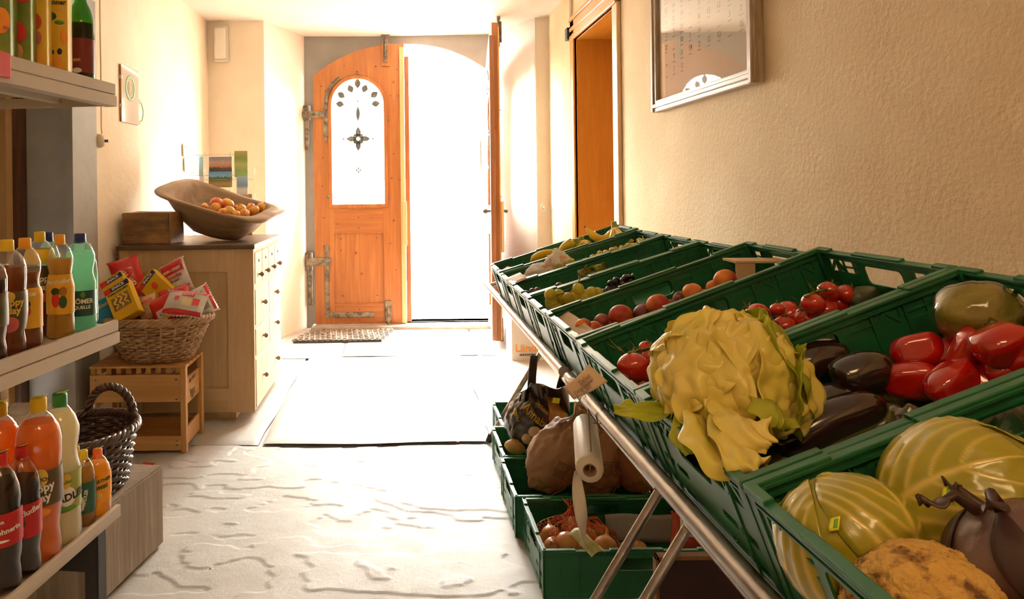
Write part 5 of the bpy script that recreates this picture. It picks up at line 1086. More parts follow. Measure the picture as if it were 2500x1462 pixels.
PP = [((2240,858),.085,.031,.082,(R(80),R(10),R(75)),'blocky red pepper at the upper left of the pepper heap'),((2305,868),.070,.026,.07,(R(70),0,R(60)),'red pepper tucked behind the upper left blocky one'),((2372,858),.090,.032,.085,(R(25),R(10),R(20)),'upright curved red pepper in the middle of the heap'),((2442,842),.105,.034,.080,(R(75),R(20),R(95)),'topmost red pepper at the back of the heap'),((2222,928),.060,.032,.085,(R(85),R(15),R(60)),'lower left red pepper touching the aubergine'),((2325,935),.066,.033,.105,(R(80),R(0),R(118)),'long red pepper lying at the front of the heap'),((2410,930),.050,.028,.07,(R(80),0,R(90)),'small red pepper half behind the crate rim'),((2492,872),.080,.031,.08,(R(60),0,R(40)),'red pepper cut by the right edge of the view'),((2465,905),.060,.030,.08,(R(85),0,R(100)),'red pepper at the right front of the heap')]
for k, (q_, hh, r, ln, rt, lb) in enumerate(PP): pepper(lb, inc(1, q_[0], q_[1], hh), r, ln, rt, k*1.3)
# wrapped savoy heads
def wrapped(label, c, r, sq, seed, rot=(0,0,0), name='wrapped_lettuce'):
    t = thing(name, label, 'lettuce', c, rot)
    part(t, 'head', MB().sph((0,0,0), (r*.93, r*.85, r*sq*.93), 60, 40, lambda d: 1+.10*nz(d*2.2, 1, seed)+.06*abs(nz(d*6, 1, seed+1))+.02*nz(d*15, 1, seed)), M('veined yellow green leaf', (.46,.42,.08), .5, (.22,.22,.03), 14, .6, 30))
    part(t, 'film', MB().sph((0,0,0), (r, r*.92, r*sq), 44, 30, lambda d: 1.03+.09*nz(d*2.2, 1, seed)+.03*abs(nz(d*9, 1, seed+3))), filmm); return t
wrapped('film wrapped yellow green lettuce in the far corner of the pepper crate', inc(1, 2385, 765, .085, .70), .060, .85, 5)
wrapped('small wrapped pale lettuce between the corner one and the peppers', inc(1, 2270, 815, .055), .046, .7, 9)
wrapped('pale wrapped celery heart left of the red peppers', inc(1, 2150, 895, .040), .034, .8, 12, name='wrapped_celery')
wrapped('pale wrapped celery stump below the left peppers', inc(1, 2190, 965, .030), .030, .7, 15, name='wrapped_celery')
# ------------------------------------------------------------------ tomatoes
tomm = M('tomato skin', (.56,.030,.010), .14, (.44,.014,.008), 4, coat=.9, sss=.08)
def tomato0():
    t = thing('tomato', '', 'tomato', (0,0,0), (0,0,0), 'tomatoes on the vine'); 
    part(t, 'flesh', MB().sph((0,0,0), (.03,.03,.0265), 36, 24, lambda d: 1+.02*math.cos(5*math.atan2(d.y, d.x)+.3)*max(0, d.z)-.16*(math.exp(-(math.hypot(d.x,d.y)/.2)**2) if d.z > 0 else 0)), tomm)
    cm_ = MB()
    for k in range(5):
        a = 2*PI*k/5; cm_.grid(lambda u, v: ((.003+.020*u)*math.cos(a+(v-.5)*.5*(1-u)), (.003+.020*u)*math.sin(a+(v-.5)*.5*(1-u)), .0245+.007*math.sin(u*2.4)), 6, 2, thick=.0006)
    cm_.tube([(0,0,.022),(0,0,.032),(.004,0,.040)], .0018, 6); part(t, 'calyx', cm_, stemg); return t
TO = [(1848,770,29,.055,'tomato at the left end of the far tomato heap'),(1862,788,24,.045,'tomato half hidden just below the left end of the far heap'),(1928,770,34,.060,'large round tomato in the middle of the far heap'),(1914,797,26,.045,'low tomato against the near rim above the lettuce'),(1968,775,26,.050,'tomato between the two large round ones'),(2012,758,32,.060,'large tomato nearest the courgette end'),(1985,742,26,.055,'tomato under the green vine of the far heap'),(2022,712,24,.060,'tomato behind the vine at the top of the far heap'),(2066,718,22,.060,'tomato at the top right of the far heap, by the courgette'),(2046,742,24,.055,'tomato right of the large one by the courgette'),(1898,755,16,.040,'small tomato in the gap at the back of the far heap'),(1800,778,18,.040,'tomato peeping out right above the lettuce top'),
 (1546,898,37,.060,'largest tomato at the left end of the crate'),(1606,862,23,.060,'tomato touching the left side of the lettuce'),(1578,850,17,.055,'small tomato behind the largest left one'),(1582,908,24,.045,'tomato between the largest left one and the lettuce'),(1527,950,27,.040,'low tomato at the left crate corner'),(1500,922,18,.035,'tomato in shade at the far left end'),(1570,946,17,.035,'small low tomato beside the left corner one'),(1590,872,22,.045,'tomato under the vine at the left end'),(1480,905,16,.03,'small shaded tomato against the left wall of the crate'),(1720,780,24,.045,'tomato seen behind the top of the lettuce'),(1655,840,24,.045,'tomato mostly behind the upper left lettuce leaf')]
tom = tomato0()
for k, (px, py, r, hh, lb) in enumerate(TO):
    t_ = tom if k == 0 else copy_tree(tom); p = inc(2, px, py, hh); place(t_, p, (rnd.uniform(-.9,.7), rnd.uniform(-.9,.7), rnd.uniform(0,6)), lb, 1.13*r*p.y/F/.031)
def vine(label, pts, seed):
    c_ = pts[0]; t = thing('tomato_vine', label, 'vine', c_); q_ = [Vector(p)-Vector(c_) for p in pts]; mb = MB().tube(q_, .0026, 7); rr = random.Random(seed)
    for i in range(1, len(q_)):
        for s in range(2):
            d = Vector((rr.uniform(-1,1), rr.uniform(-1,.2), rr.uniform(-.2,1))).normalized(); mb.tube([q_[i], q_[i]+d*.012, q_[i]+d*.024+Vector((0,0,.006))], [.0018,.0013,.0006], 5)
    part(t, 'stalk', mb, stemg)
vine('green tomato vine lying over the far tomatoes', [inc(2, *a) for a in ((1965,725,.085),(1990,712,.095),(2015,706,.10),(2030,722,.09),(2062,725,.085))], 1)
vine('dry tomato vine arching from the left tomatoes to the lettuce', [inc(2, *a) for a in ((1530,862,.085),(1560,855,.09),(1600,845,.095),(1640,820,.10),(1655,810,.10))], 2)
vine('short green vine tip standing up at the left tomatoes', [inc(2, *a) for a in ((1500,880,.07),(1485,870,.07),(1478,862,.07))], 3)
veg_long('courgette', 'grey green courgette end at the right of the far tomatoes', 'courgette', inc(2, 2080, 735, .055), inc(2, 2150, 732, .050), .021, M('grey green skin', (.085,.095,.055), .35, (.06,.07,.035), 14, coat=.3))
# ------------------------------------------------------------------ peaches
pem = M('peach skin', (.70,.22,.035), .45, (.36,.030,.018), 9, .05, 50, sss=.08, mid=(.40,.62)); ped = M('dark plum skin', (.13,.020,.028), .4, (.30,.045,.025), 9, mid=(.45,.7))
def peach0(mat, name):
    t = thing(name, '', 'peach' if name == 'peach' else 'plum', (0,0,0), (0,0,0), 'peaches and plums in the fruit crate')
    part(t, 'flesh', MB().sph((0,0,0), (.034,.034,.031), 34, 24, lambda d: 1-.07*math.exp(-((math.atan2(d.y, d.x))/.16)**2)*math.sin(math.acos(max(-1,min(1,d.z))))-.15*(math.exp(-(math.hypot(d.x,d.y)/.2)**2) if d.z > 0 else 0)), mat)
    part(t, 'stem_pit', MB().tube([(0,0,.0255),(0,0,.029)], [.004,.003], 8), stemm); return t
PE = [(1424,795,20,.05,0,'peach low at the left end by the card strip'),(1470,785,21,.055,1,'dark plum left of the paired ones near the card strip'),(1500,787,24,.055,0,'dark red peach right of the leftmost plum'),(1516,772,30,.065,0,'bright orange peach at the left of the crate'),(1573,768,28,.055,1,'dark plum right of the bright orange peach'),(1450,806,24,.045,0,'orange peach sunk low at the left end'),(1606,744,28,.065,0,'second bright orange peach along the row'),(1640,748,18,.05,1,'small dark plum right of the second orange peach'),(1690,713,24,.060,0,'orange peach below the cardboard support'),(1662,730,20,.055,1,'dark plum left of the third orange peach'),(1770,684,28,.070,0,'orange peach at the foot of the cardboard support'),(1742,700,18,.055,0,'peach peeping over the rim left of the last orange one'),(1540,800,24,.04,1,'plum behind the near rim below the orange peach'),(1720,725,20,.045,0,'reddish peach just above the near rim in mid row')]
ph0 = [peach0(pem, 'peach'), peach0(ped, 'plum')]; used = [False, False]
for px, py, r, hh, kd, lb in PE:
    t_ = ph0[kd] if not used[kd] else copy_tree(ph0[kd]); used[kd] = True; p = inc(3, px, py, hh); place(t_, p, (rnd.uniform(-1,1), rnd.uniform(-1,1), rnd.uniform(0,6)), lb, r*p.y/F/.034)
cardm = M('plain cardboard', (.55,.38,.21), .8, (.50,.34,.18), 8)
o_ = CR[3][0]
def incr(i, x, y, z): return CR[i][0] @ Vector((x, y, z))
solo('card_strip', 'blank cardboard strip at the left end of the peach crate', 'card', MB().grid(lambda u, v: tuple(incr(3, lerp(.012,.055,v)+.004*math.sin(u*3), lerp(.02,.33,u), .135+.012*v)), 12, 4, thick=.002), cardm, tuple(incr(3, .03,.18,.14)), world=True)
sq_ = at(1797, 638, 1.90)
sp_ = thing('cardboard_support', 'folded cardboard flap standing among the last peaches', 'cardboard', sq_ - Vector((0,0,.075)), (0,0,R(-3)))
part(sp_, 'upright', MB().box((-.012,-.03,-.035),(.036,-.026,.075)), cardm); part(sp_, 'flap', MB().rbox((-.014,-.032,.073),(.125,.055,.079), .001), cardm)
# ------------------------------------------------------------------ grapes
def bunch(label, name, cr, mat, spots, r, group, stem):
    c_ = inc(cr, *spots[0][:3], *spots[0][4:5]); t = thing(name, label, 'grapes', c_, (0,0,0), group); g0 = None
    for k, s in enumerate(spots):
        if cr == 4: s = (s[0], s[1]-7, s[2])
        p = inc(cr, *s[:3], *s[4:5]) - c_; rr = r*(s[3] if len(s) > 3 else 1)
        if g0 is None: g0 = part(t, 'grape', MB().sph((0,0,0), (r,r,r*1.08), 20, 14), mat); g = g0
        else: g = g0.copy(); COL.objects.link(g); g.parent = t
        g.location = p; g.rotation_euler = (rnd.uniform(-1,1), rnd.uniform(-1,1), 0); g.scale = (rr/r,)*3
    if stem: part(t, 'stem', MB().tube([inc(cr, *a)-c_ for a in stem], .0022, 7), M('brown grape stalk', (.22,.12,.035), .6), False, 'brown stalk')
    return t
gry = LUCENT('yellow grape', (.68,.56,.10), .40, .22, (.54,.48,.08), 30, tcol=(.85,.75,.12)); grd = M('black grape', (.022,.010,.020), .3, (.045,.025,.045), 30, coat=.3)
sp1 = [(1305,738,.045),(1326,732,.05),(1348,727,.055),(1316,750,.04),(1352,745,.045),(1372,738,.05),(1387,735,.055),(1400,742,.045),(1385,750,.04),(1400,733,.055),(1424,738,.055),(1445,720,.055),(1460,722,.06),(1458,730,.05),(1412,712,.06),(1430,728,.05),(1330,757,.035),(1344,762,.03),(1374,757,.035),(1408,756,.035),(1394,762,.03),(1442,742,.045),(1420,752,.035),(1310,760,.03),(1360,760,.03),(1430,760,.03),(1338,742,.04),(1365,727,.045)]
bunch('loose bunch of big yellow grapes at the left end of its crate', 'grape_bunch', 4, gry, sp1, .0172, 'grape bunches', [(1350,722,.05),(1395,712,.075),(1412,690,.095),(1420,665,.12),(1432,648,.135)])
sp2 = [(1485+7*i+rnd.uniform(-2,2), 700-3*i*.9+rnd.uniform(-9,9), .05, 1, .16+.03*(i%3)) for i in range(14)] + [(1476+8*i, 714-3*i, .035, 1, .16) for i in range(9)]
bunch('bunch of black grapes glimpsed through the handle hole of the grape crate', 'grape_bunch', 5, grd, sp2, .0125, 'grape bunches', None)
bunch('few dark grapes low at the left end of the dark crate', 'grape_bunch', 5, grd, [(1285,718,.03),(1300,712,.03),(1296,722,.02),(1312,710,.03),(1365,698,.035),(1306,720,.02)], .0125, 'grape bunches', [(1296,712,.05),(1312,707,.06),(1320,712,.05)])
def cloud(cx, cy, wx, wy, n, hh, sl=-.33): return [(cx+rnd.uniform(-wx,wx), 0, 0) for _ in range(0)] + [((lambda dx, k: (cx+dx, cy+sl*dx+rnd.uniform(-wy,wy), hh+rnd.uniform(-.012,.012)))(rnd.uniform(-wx,wx), i)) for i in range(n)]
bunch('bunch of green grapes at the far right of the paper lined crate', 'grape_bunch', 6, gry, cloud(1545,600,30,9,26,.105), .0115, 'grape bunches', [(1520,606,.11),(1545,598,.12)])
bunch('bunch of green grapes in the middle of the paper lined crate', 'grape_bunch', 6, gry, cloud(1475,622,32,8,28,.10), .0115, 'grape bunches', [(1450,628,.11),(1475,618,.12)])
bunch('small bunch of yellow grapes seen in the first handle hole', 'grape_bunch', 6, gry, [(a, b_, c_, 1, .15) for a, b_, c_ in cloud(1446,656,28,6,16,.045)], .0130, 'grape bunches', None)
bunch('small sprig of green grapes between the crumpled papers', 'grape_bunch', 6, gry, cloud(1375,650,22,7,12,.10), .0115, 'grape bunches', [(1362,655,.10),(1385,640,.11)])
# printed fruit papers
ppm = LUCENT('printed fruit paper', (.96,.93,.88), .45, .6, (.85,.32,.03), 22, tcol=(.9,.8,.65), mid=(.57,.59))
def paperwad(label, cr, px, py, hh, rx, ry, rz, seed):
    c_ = inc(cr, px, py, hh); q_ = rotc(cr)
    solo('fruit_wrapper', label, 'wrapping paper', MB().sph((0,0,0), (rx,ry,rz), 40, 26, lambda d: 1+.35*nz(d*1.7, 1, seed)+.22*abs(nz(d*4, 1, seed+2))-.1*abs(nz(d*9, 1, seed))), ppm, tuple(c_), tuple(q_), 'printed fruit papers')
paperwad('tall crumpled white fruit paper with orange print behind the bananas\' end', 6, 1362, 640, .105, .05, .045, .045, 1)
paperwad('crumpled white fruit paper in front of the single banana', 6, 1318, 662, .085, .055, .06, .030, 4)
paperwad('flat white fruit paper at the left end of its crate', 6, 1262, 684, .085, .045, .07, .014, 8)
paperwad('crumpled fruit paper among the middle green grapes', 6, 1430, 645, .085, .05, .04, .02, 12)
paperwad('small white fruit paper at the far right corner of the crate', 6, 1592, 590, .115, .03, .04, .018, 16)
paperwad('white fruit paper below the far green grapes', 6, 1525, 618, .085, .035, .035, .014, 20)
paperwad('white fruit paper tucked under the bananas', 7, 1240, 665, .09, .04, .07, .02, 24)
solo('card_slip', 'small blank card on the left rim of the grape crates', 'card', MB().grid(lambda u, v: tuple(incr(6, lerp(-.004,.06,v), lerp(-.04,.12,u), .158+.004*u+.006*v)), 4, 4, thick=.001), M('faded card', (.66,.55,.42), .7), tuple(incr(6,.02,.05,.16)), world=True)
# ------------------------------------------------------------------ bananas
banm = LUCENT('banana skin', (.92,.64,.05), .18, .40, (.84,.56,.04), 5, tcol=(.95,.7,.1)); bang = M('brown banana tip', (.07,.04,.015), .6); bans = M('green banana stalk', (.30,.34,.04), .5)
def banana(t, pts, r=.017):
    n = 22; P0, P1, P2 = [Vector(p) for p in pts]; q_ = []; rs = []
    for i in range(n+1):
        u = i/n; q_.append(P0*(1-u)**2 + P1*2*u*(1-u) + P2*u*u); rs.append(r*(min(1, .38+u*4.5) if u < .14 else (1 if u < .82 else max(.30, 1-(u-.82)*3.9)))*(1-.10*abs(2*u-1)))
    b = part(t, 'banana', MB().tube(q_, rs, 7), banm, True)
    for nm, a, c_, rr in (('tip', q_[-1], q_[-1]+(q_[-1]-q_[-2]).normalized()*.006, .0052),):
        o = bpy.data.objects.new(nm, MB().tube([BASE[t.name].inverted() @ a, BASE[t.name].inverted() @ c_], rr, 8).mesh(nm)); COL.objects.link(o); o.parent = b; o.data.materials.append(bang)
def hand(label, hub, bs, r=.017):
    t = thing('banana_bunch', label, 'bananas', hub, (0,0,0), 'banana bunches')
    for p in bs: banana(t, p, r)
    st = [Vector(hub) + Vector((0,0,-.012)), Vector(hub)+Vector((.0,0,.010)), Vector(hub)+Vector((-.003,0,.028))]
    part(t, 'stalk', MB().tube(st, [.016,.013,.012], 7), bans, True)
def b7(px, py, hh): return inc(7, px, py, hh)
hub = b7(1500, 556, .155)
hand('banana hand with stalk up at the right, one tip pointing into the doorway', hub, [[hub, b7(1475,612,.10), b7(1430,556,.165)], [hub, b7(1515,585,.13), b7(1548,590,.115)], [hub, b7(1500,600,.12), b7(1475,598,.10)]], .0185)
hub = b7(1420, 592, .13)
hand('cluster of plump bananas in the middle of the farthest crate', hub, [[hub, b7(1390,592,.14), b7(1368,612,.10)], [hub, b7(1430,598,.14), b7(1398,618,.10)], [hub, b7(1450,596,.14), b7(1428,612,.11)], [hub, b7(1452,604,.12), b7(1452,612,.10)]], .0175)
hub = b7(1408, 598, .10)
hand('single banana leaning left of the plump cluster', hub, [[b7(1396,590,.13), b7(1378,596,.13), b7(1366,622,.10)]], .0175)
hub = b7(1358, 622, .10)
hand('long single banana lying at the left in the farthest crate', hub, [[b7(1358,618,.11), b7(1318,612,.125), b7(1296,640,.09)]], .018)
# ------------------------------------------------------------------ price note on the rail
nt0 = [at(1372,942,1.33), at(1482,925,1.27), at(1440,888,1.30), at(1400,975,1.29)]
nm_ = thing('price_note', 'handwritten beige card clipped to the rim above the steel rail', 'card', at(1425,932,1.29))
ca_ = at(1375,945,1.27); cb_ = at(1400,974,1.27); cc_ = at(1480,927,1.27); cd_ = at(1437,890,1.27)
part(nm_, 'card', MB().grid(lambda u, v: tuple(ca_.lerp(cb_, v).lerp(cd_.lerp(cc_, v), u) + Vector((0,-.006*math.sin(PI*u)-.010*u*v,0))), 10, 8, thick=.0012), M('beige note card', (.66,.50,.35), .7), True)
ex = (cd_-ca_).normalized(); ez = ex.cross((cb_-ca_)).normalized(); ey = ez.cross(ex); NM = Matrix(((ex.x,-ey.x,-ez.x,0),(ex.y,-ey.y,-ez.y,0),(ex.z,-ey.z,-ez.z,0),(0,0,0,1)))
for st, sz, u, v in (('Salat', .013, .60, .30), ('Paradeiser', .010, .45, .55), ('kg  3,50', .012, .30, .78)):
    pp_ = ca_.lerp(cb_, v).lerp(cd_.lerp(cc_, v), u) + Vector((0,-.012,0)); part(nm_, 'handwriting', xf(text(st, sz, .0002), Matrix.Translation(pp_) @ Matrix.Rotation(R(-3),4,'Y') @ Matrix.LocRotScale(None, Euler((PI/2, -.62, 0)), None)), M('pencil grey', (.25,.18,.13), .8), True)
part(nm_, 'clip', MB().rbox(tuple(at(1398,935,1.31)-Vector((.010,.004,.004))), tuple(at(1398,935,1.31)+Vector((.008,.02,.005))), .002), M('white clip', (.8,.78,.72), .4), True)
# ------------------------------------------------------------------ bag roll hanging from the rail
rollm = LUCENT('rolled thin plastic bags', (.74,.70,.62), .15, .35, (.62,.57,.48), 12, tcol=(.8,.75,.6))
ry0 = 1.62; ra = at(1428,1035,1.72); rb = at(1440,1148,1.50)
br = thing('bag_roll', 'white roll of thin plastic bags hanging on string from the steel rail', 'bag roll', (ra+rb)/2)
dr = (rb-ra).normalized(); up_ = Vector((0,0,1)); 
def ringp(c_, r): 
    e1 = dr.orthogonal().normalized(); e2 = dr.cross(e1); return [c_ + (e1*math.cos(2*PI*j/40)+e2*math.sin(2*PI*j/40))*r*(1+.01*math.sin(j*2.3)) for j in range(40)]
part(br, 'roll', MB().loft([ringp(rb,.014), ringp(ra,.014), ringp(ra,.025), ringp(ra+dr*.01,.0275), ringp(rb-dr*.01,.0285), ringp(rb,.0265), ringp(rb,.014)], cap=False), rollm, True)
part(br, 'cardboard_core', MB().loft([ringp(rb+dr*.001,.014), ringp(ra-dr*.001,.014), ringp(ra-dr*.001,.0120), ringp(rb+dr*.001,.0120), ringp(rb+dr*.001,.014)], cap=False), M('core card', (.28,.17,.09), .8), True)
rp = Vector((RX, 1.60, RZ-.016))
stg = M('brown string', (.22,.15,.09), .8)
part(br, 'string', MB().tube([ra-dr*.01, rp+Vector((.0,.03,-.01)), rp+Vector((0,0,.034)), rp+Vector((-.018,0,.02)), rp+Vector((-.01,0,-.01)), ra+up_*.045+Vector((0,-.03,0)), rb-dr*.05+Vector((0,-.02,.03)), rb-dr*.0+Vector((0,-.004,.012)), rb+dr*.004, rb-dr*.01], .0014, 6), stg, True)
part(br, 'string_loop', MB().tube([ra+Vector((-.012,0,.0)), ra+Vector((-.018,-.01,.05)), ra+Vector((-.005,-.01,.08)), ra+Vector((.008,-.01,.05)), ra+Vector((0,-.005,.0))], .0016, 6), stg, True)
sa, sb_, sc_ = at(1410,1150,1.505), at(1412,1250,1.52), at(1432,1335,1.54)
part(br, 'loose_end', MB().grid(lambda u, v: tuple(sa*(1-v)**2+sb_*2*v*(1-v)+sc_*v*v + Vector(((u-.5)*(.014+.012*math.sin(PI*v))*(1-.75*max(0,v-.6)/.4), .008*math.sin(v*7+u*2), 0))), 6, 24, thick=.0006), rollm, True)
# ------------------------------------------------------------------ sacks in the floor crates
def sack(name, label, cat, c, r, ang, mat, seed, wr=.10, group=None, top=None, seg=60):
    t = thing(name, label, cat, c, ang, group); rx, ry, rz = r
    def f(d):
        k = 1+.10*nz(d*1.6, 1, seed)+wr*(abs(nz((d.x*4, d.y*4, d.z*1.6), 1, seed+1))-.2)+.05*nz(d*8, 1, seed+2)*wr*8
        if d.z < -.55: k *= .95
        return k
    part(t, 'sack_body', MB().sph((0,0,0), r, seg, 44, f), mat)
    if top: part(t, 'sack_neck', MB().lathe([(rx*.55,rz*.80),(rx*.30,rz*1.02),(rx*.22,rz*1.15),(rx*.34,rz*1.35),(rx*.38,rz*1.42)], 40, cap=False, wob=lambda a, z: 1+.12*math.sin(a*9+z*40)+.06*math.sin(a*17)).lathe([(rx*.33,rz*1.40),(rx*.2,rz*1.16)], 40, cap=False, wob=lambda a, z: 1+.12*math.sin(a*9)), top)
    return t
kraft = LUCENT('brown kraft paper', (.40,.215,.11), .18, .5, (.30,.15,.07), 6, .6, 12, tcol=(.7,.35,.14)); blkf = M('black printed foil', (.020,.014,.010), .28, (.035,.022,.012), 10, .3, 30, coat=.5)
ptm = M('potato skin', (.56,.34,.10), .6, (.42,.24,.06), 12, .2, 50); netm = LUCENT('amber net', (.55,.28,.04), .3, .5, (.35,.16,.02), 30, .4, 60)
# black potato bag
pb = at(1310,1030,3.30)
t = sack('potato_bag', 'black printed potato bag with cut carrier handles and amber net side', 'potato bag', pb, (.135,.12,.150), (R(8), R(8), 0), netm, 3, .12)
def overlay(root, name, c, r, a0, a1, b0, b1, mat, seed, k0=1.05, world=False, wr=.12):
    """sheet following the sack surface between azimuths a0..a1 and heights b0..b1 (-1..1)"""
    def g(u, v):
        a = lerp(a0, a1, u); z = lerp(b0, b1, v); rr = math.sqrt(max(0, 1-z*z)); d = Vector((rr*math.sin(a), -rr*math.cos(a), z))
        k = 1+.10*nz(d*1.6, 1, seed)+wr*(abs(nz((d.x*4, d.y*4, d.z*1.6), 1, seed+1))-.2)+.05*nz(d*8, 1, seed+2)*wr*8
        return (d.x*r[0]*k*k0, d.y*r[1]*k*k0, d.z*r[2]*k*k0)
    return part(root, name, MB().grid(g, 30, 30), mat)
PR = (.135,.12,.150)
overlay(t, 'printed_foil', None, PR, -1.9, .22, -.62, .97, blkf, 3, 1.035)
overlay(t, 'printed_foil_side', None, PR, -1.9, .0, -.80, -.60, blkf, 3, 1.03)
def otext(root, st, sz, a, z, r, mat, seed, tilt=0, k0=1.075, wr=.12):
    q_ = text(st, sz, .0002, sz*.02); rt = Matrix.Rotation(tilt, 4, 'Z'); vs = []
    for v in q_.v:
        p = rt @ v; aa = a + p.x/(r[0]); zz = max(-.99, min(.99, z + p.y/r[2])); rr = math.sqrt(1-zz*zz); d = Vector((rr*math.sin(aa), -rr*math.cos(aa), zz))
        k = 1+.10*nz(d*1.6, 1, seed)+wr*(abs(nz((d.x*4, d.y*4, d.z*1.6), 1, seed+1))-.2)+.05*nz(d*8, 1, seed+2)*wr*8; vs.append(Vector((d.x*r[0]*k*k0, d.y*r[1]*k*k0, d.z*r[2]*k*k0)))
    q_.v = vs; part(root, 'lettering', q_, mat)
otext(t, 'Annabelle', .046, -.12, .38, PR, goldp, 3, R(-24)); otext(t, 'Die feine', .022, -.1, .68, PR, goldp, 3, R(-24)); otext(t, 'Kartoffel', .024, -1.0, .40, PR, goldp, 3, R(-50))
for a, z in ((-.22,.06),(-.40,-.20),(-.10,-.22),(-.05,-.36)): 
    rr = math.sqrt(1-z*z); part(t, 'potato_picture', MB().sph((rr*math.sin(a)*PR[0]*1.04, -rr*math.cos(a)*PR[1]*1.04, z*PR[2]*1.04), (.027,.014,.025), 16, 10), M('pale potato print', (.62,.42,.24), .5))
overlay(t, 'orange_seam', None, PR, .20, .27, -.75, .90, M('orange seam', (.40,.10,.04), .5), 3, 1.06); overlay(t, 'paper_tag', None, PR, -.45, .16, -.74, -.50, M('tag paper', (.55,.50,.42), .6), 3, 1.07)
hd = MB()
for x0, ln in ((-.045,.20),(.075,.185)):
    hd.grid(lambda u, v: (x0 + (v-.5)*.040*(1-.15*u) + (-.02 if x0 < 0 else .012)*u, -.02+.012*math.sin(u*4), .12+ln*u), 14, 6, thick=.002)
hd.grid(lambda u, v: (lerp(-.075,.125,u)*(1-.12*v), -.045+.02*math.sin(u*11+v*3), .075+.12*v+.012*math.sin(u*9)), 26, 12, thick=.003)
hd.grid(lambda u, v: (lerp(-.10,-.05,u), -.03+.02*math.sin(u*11), .10+.07*v*math.sin(PI*u)), 12, 8, thick=.002)
part(t, 'carrier_handles', hd, blkf); part(t, 'price_sticker', MB().box((.035,-.082,.135),(.066,-.078,.158)), M('lime sticker', (.7,.7,.05), .5))
po = thing('potato', 'yellow potato lying at the left in the black bag\'s crate', 'potato', at(1258,1090,3.22), (.2,.3,.4)); part(po, 'flesh', MB().sph((0,0,0), (.052,.035,.032), 30, 20, lambda d: 1+.08*nz(d*2, 1, 3)), ptm)
# kraft sacks
def ksack(label, px, py, Y, r, ang, seed, group='brown paper sacks'):
    t = sack('paper_sack', label, 'paper sack', at(px, py, Y), r, ang, kraft, seed, .16, group, kraft)
    for k in range(9): overlay(t, 'print_line', None, r, -.15, .75-.05*(k%3), -.22+.045*k, -.205+.045*k, M('kraft print', (.11,.05,.025), .7), seed, 1.012, wr=.16)
    pts = []
    rr_ = r
    def gseam(u, v): 
        a = .95+.02*math.sin(u*60); z = lerp(-.85,.95,u); q2 = math.sqrt(1-z*z); d = Vector((q2*math.sin(a), -q2*math.cos(a), z)); k = 1+.10*nz(d*1.6, 1, seed)+.16*(abs(nz((d.x*4, d.y*4, d.z*1.6), 1, seed+1))-.2)+.05*nz(d*8, 1, seed+2)*.16*8; return Vector((d.x*r[0], d.y*r[1], d.z*r[2]))*k*1.015
    part(t, 'stitched_seam', MB().tube([gseam(i/40, 0) for i in range(41)], .0028, 6), M('pink thread', (.40,.12,.10), .7)); return t
ksack('crumpled brown paper sack leaning left in the middle floor crate', 1355, 1115, 2.95, (.105,.10,.165), (R(5), R(30), 0), 5)
ksack('brown paper sack behind the hanging bag roll', 1462, 1120, 3.00, (.10,.10,.16), (R(0), R(6), 0), 9)
ksack('dark brown paper sack right of the hanging bag roll', 1560, 1105, 2.98, (.11,.11,.17), (R(0), R(4), 0), 13)
# ------------------------------------------------------------------ onions in net
onm = M('onion skin', (.58,.24,.06), .4, (.42,.14,.03), 10, .1, 40, sc=(1,1,.3), coat=.2)
on0 = thing('onion', '', 'onion', (0,0,0), (0,0,0), 'onions under the red net'); part(on0, 'bulb', MB().sph((0,0,0), (.038,.038,.034), 30, 20, lambda d: 1+.22*(math.exp(-(math.hypot(d.x,d.y)/.22)**2) if d.z > 0 else 0)), onm); part(on0, 'neck', MB().tube([(0,0,.038),(0,0,.050),(.003,0,.058)], [.007,.004,.002], 8), onm)
ON = [(1345,1305,.075,.9,'onion at the far left of the netted onions'),(1395,1285,.09,.95,'onion topmost under the red net'),(1385,1325,.085,1.0,'bright onion at the front left of the net'),(1352,1335,.06,.9,'onion low in the left corner of the crate'),(1435,1310,.075,.9,'onion behind the paper label'),(1478,1335,.085,1.05,'large onion right of the paper label'),(1465,1300,.065,.85,'onion behind the large right one'),(1432,1345,.05,.9,'onion low below the paper label'),(1560,1340,.045,.75,'small onion alone at the right of the net'),(1408,1352,.045,.85,'onion half hidden by the near rim'),(1525,1345,.045,.8,'small onion beside the large right one'),(1330,1320,.05,.8,'small onion against the left crate wall')]
def fh(px, py, z): return hitz(px, py, z)
for k, (px, py, z, s, lb) in enumerate(ON):
    o = on0 if k == 0 else copy_tree(on0); place(o, fh(px, py, z+.02), (rnd.uniform(-.8,.8), rnd.uniform(-.8,.8), rnd.uniform(0,6)), lb, s)
cN = fh(1410, 1320, .08); nn = MB(); NA, NB_ = 40, 14
def npos(a, h_): 
    r_ = .135*math.cos(h_)**.7*(1+.06*math.sin(a*5)+.05*math.sin(a*9+1)); return Vector((cN.x+r_*math.cos(a)*1.05, cN.y+.02+r_*math.sin(a)*.9, .055+.085*math.sin(h_)+.012*math.sin(a*6+h_*5)))
for k in range(34):
    for s in (-1, 1): nn.tube([npos(2*PI*k/34+s*j*.11, j/NB_*1.45) for j in range(NB_+1)], .0009, 4)
top_ = npos(0, 1.45); tp0 = Vector((cN.x-.01, cN.y+.05, .15))
for k in range(12): nn.tube([tp0+Vector((.03*math.cos(k), .03*math.sin(k), -.01)), tp0+Vector((.008*math.cos(k*2), .01*math.sin(k), .03)), tp0+Vector((.03*math.cos(k*2), .02*math.sin(k*3), .055))], .0012, 4)
nb = thing('net_bag', 'red orange net around the onions, with a paper label', 'net bag', (cN.x, cN.y, .05)); part(nb, 'net', nn, M('red net', (.62,.08,.02), .5), True)
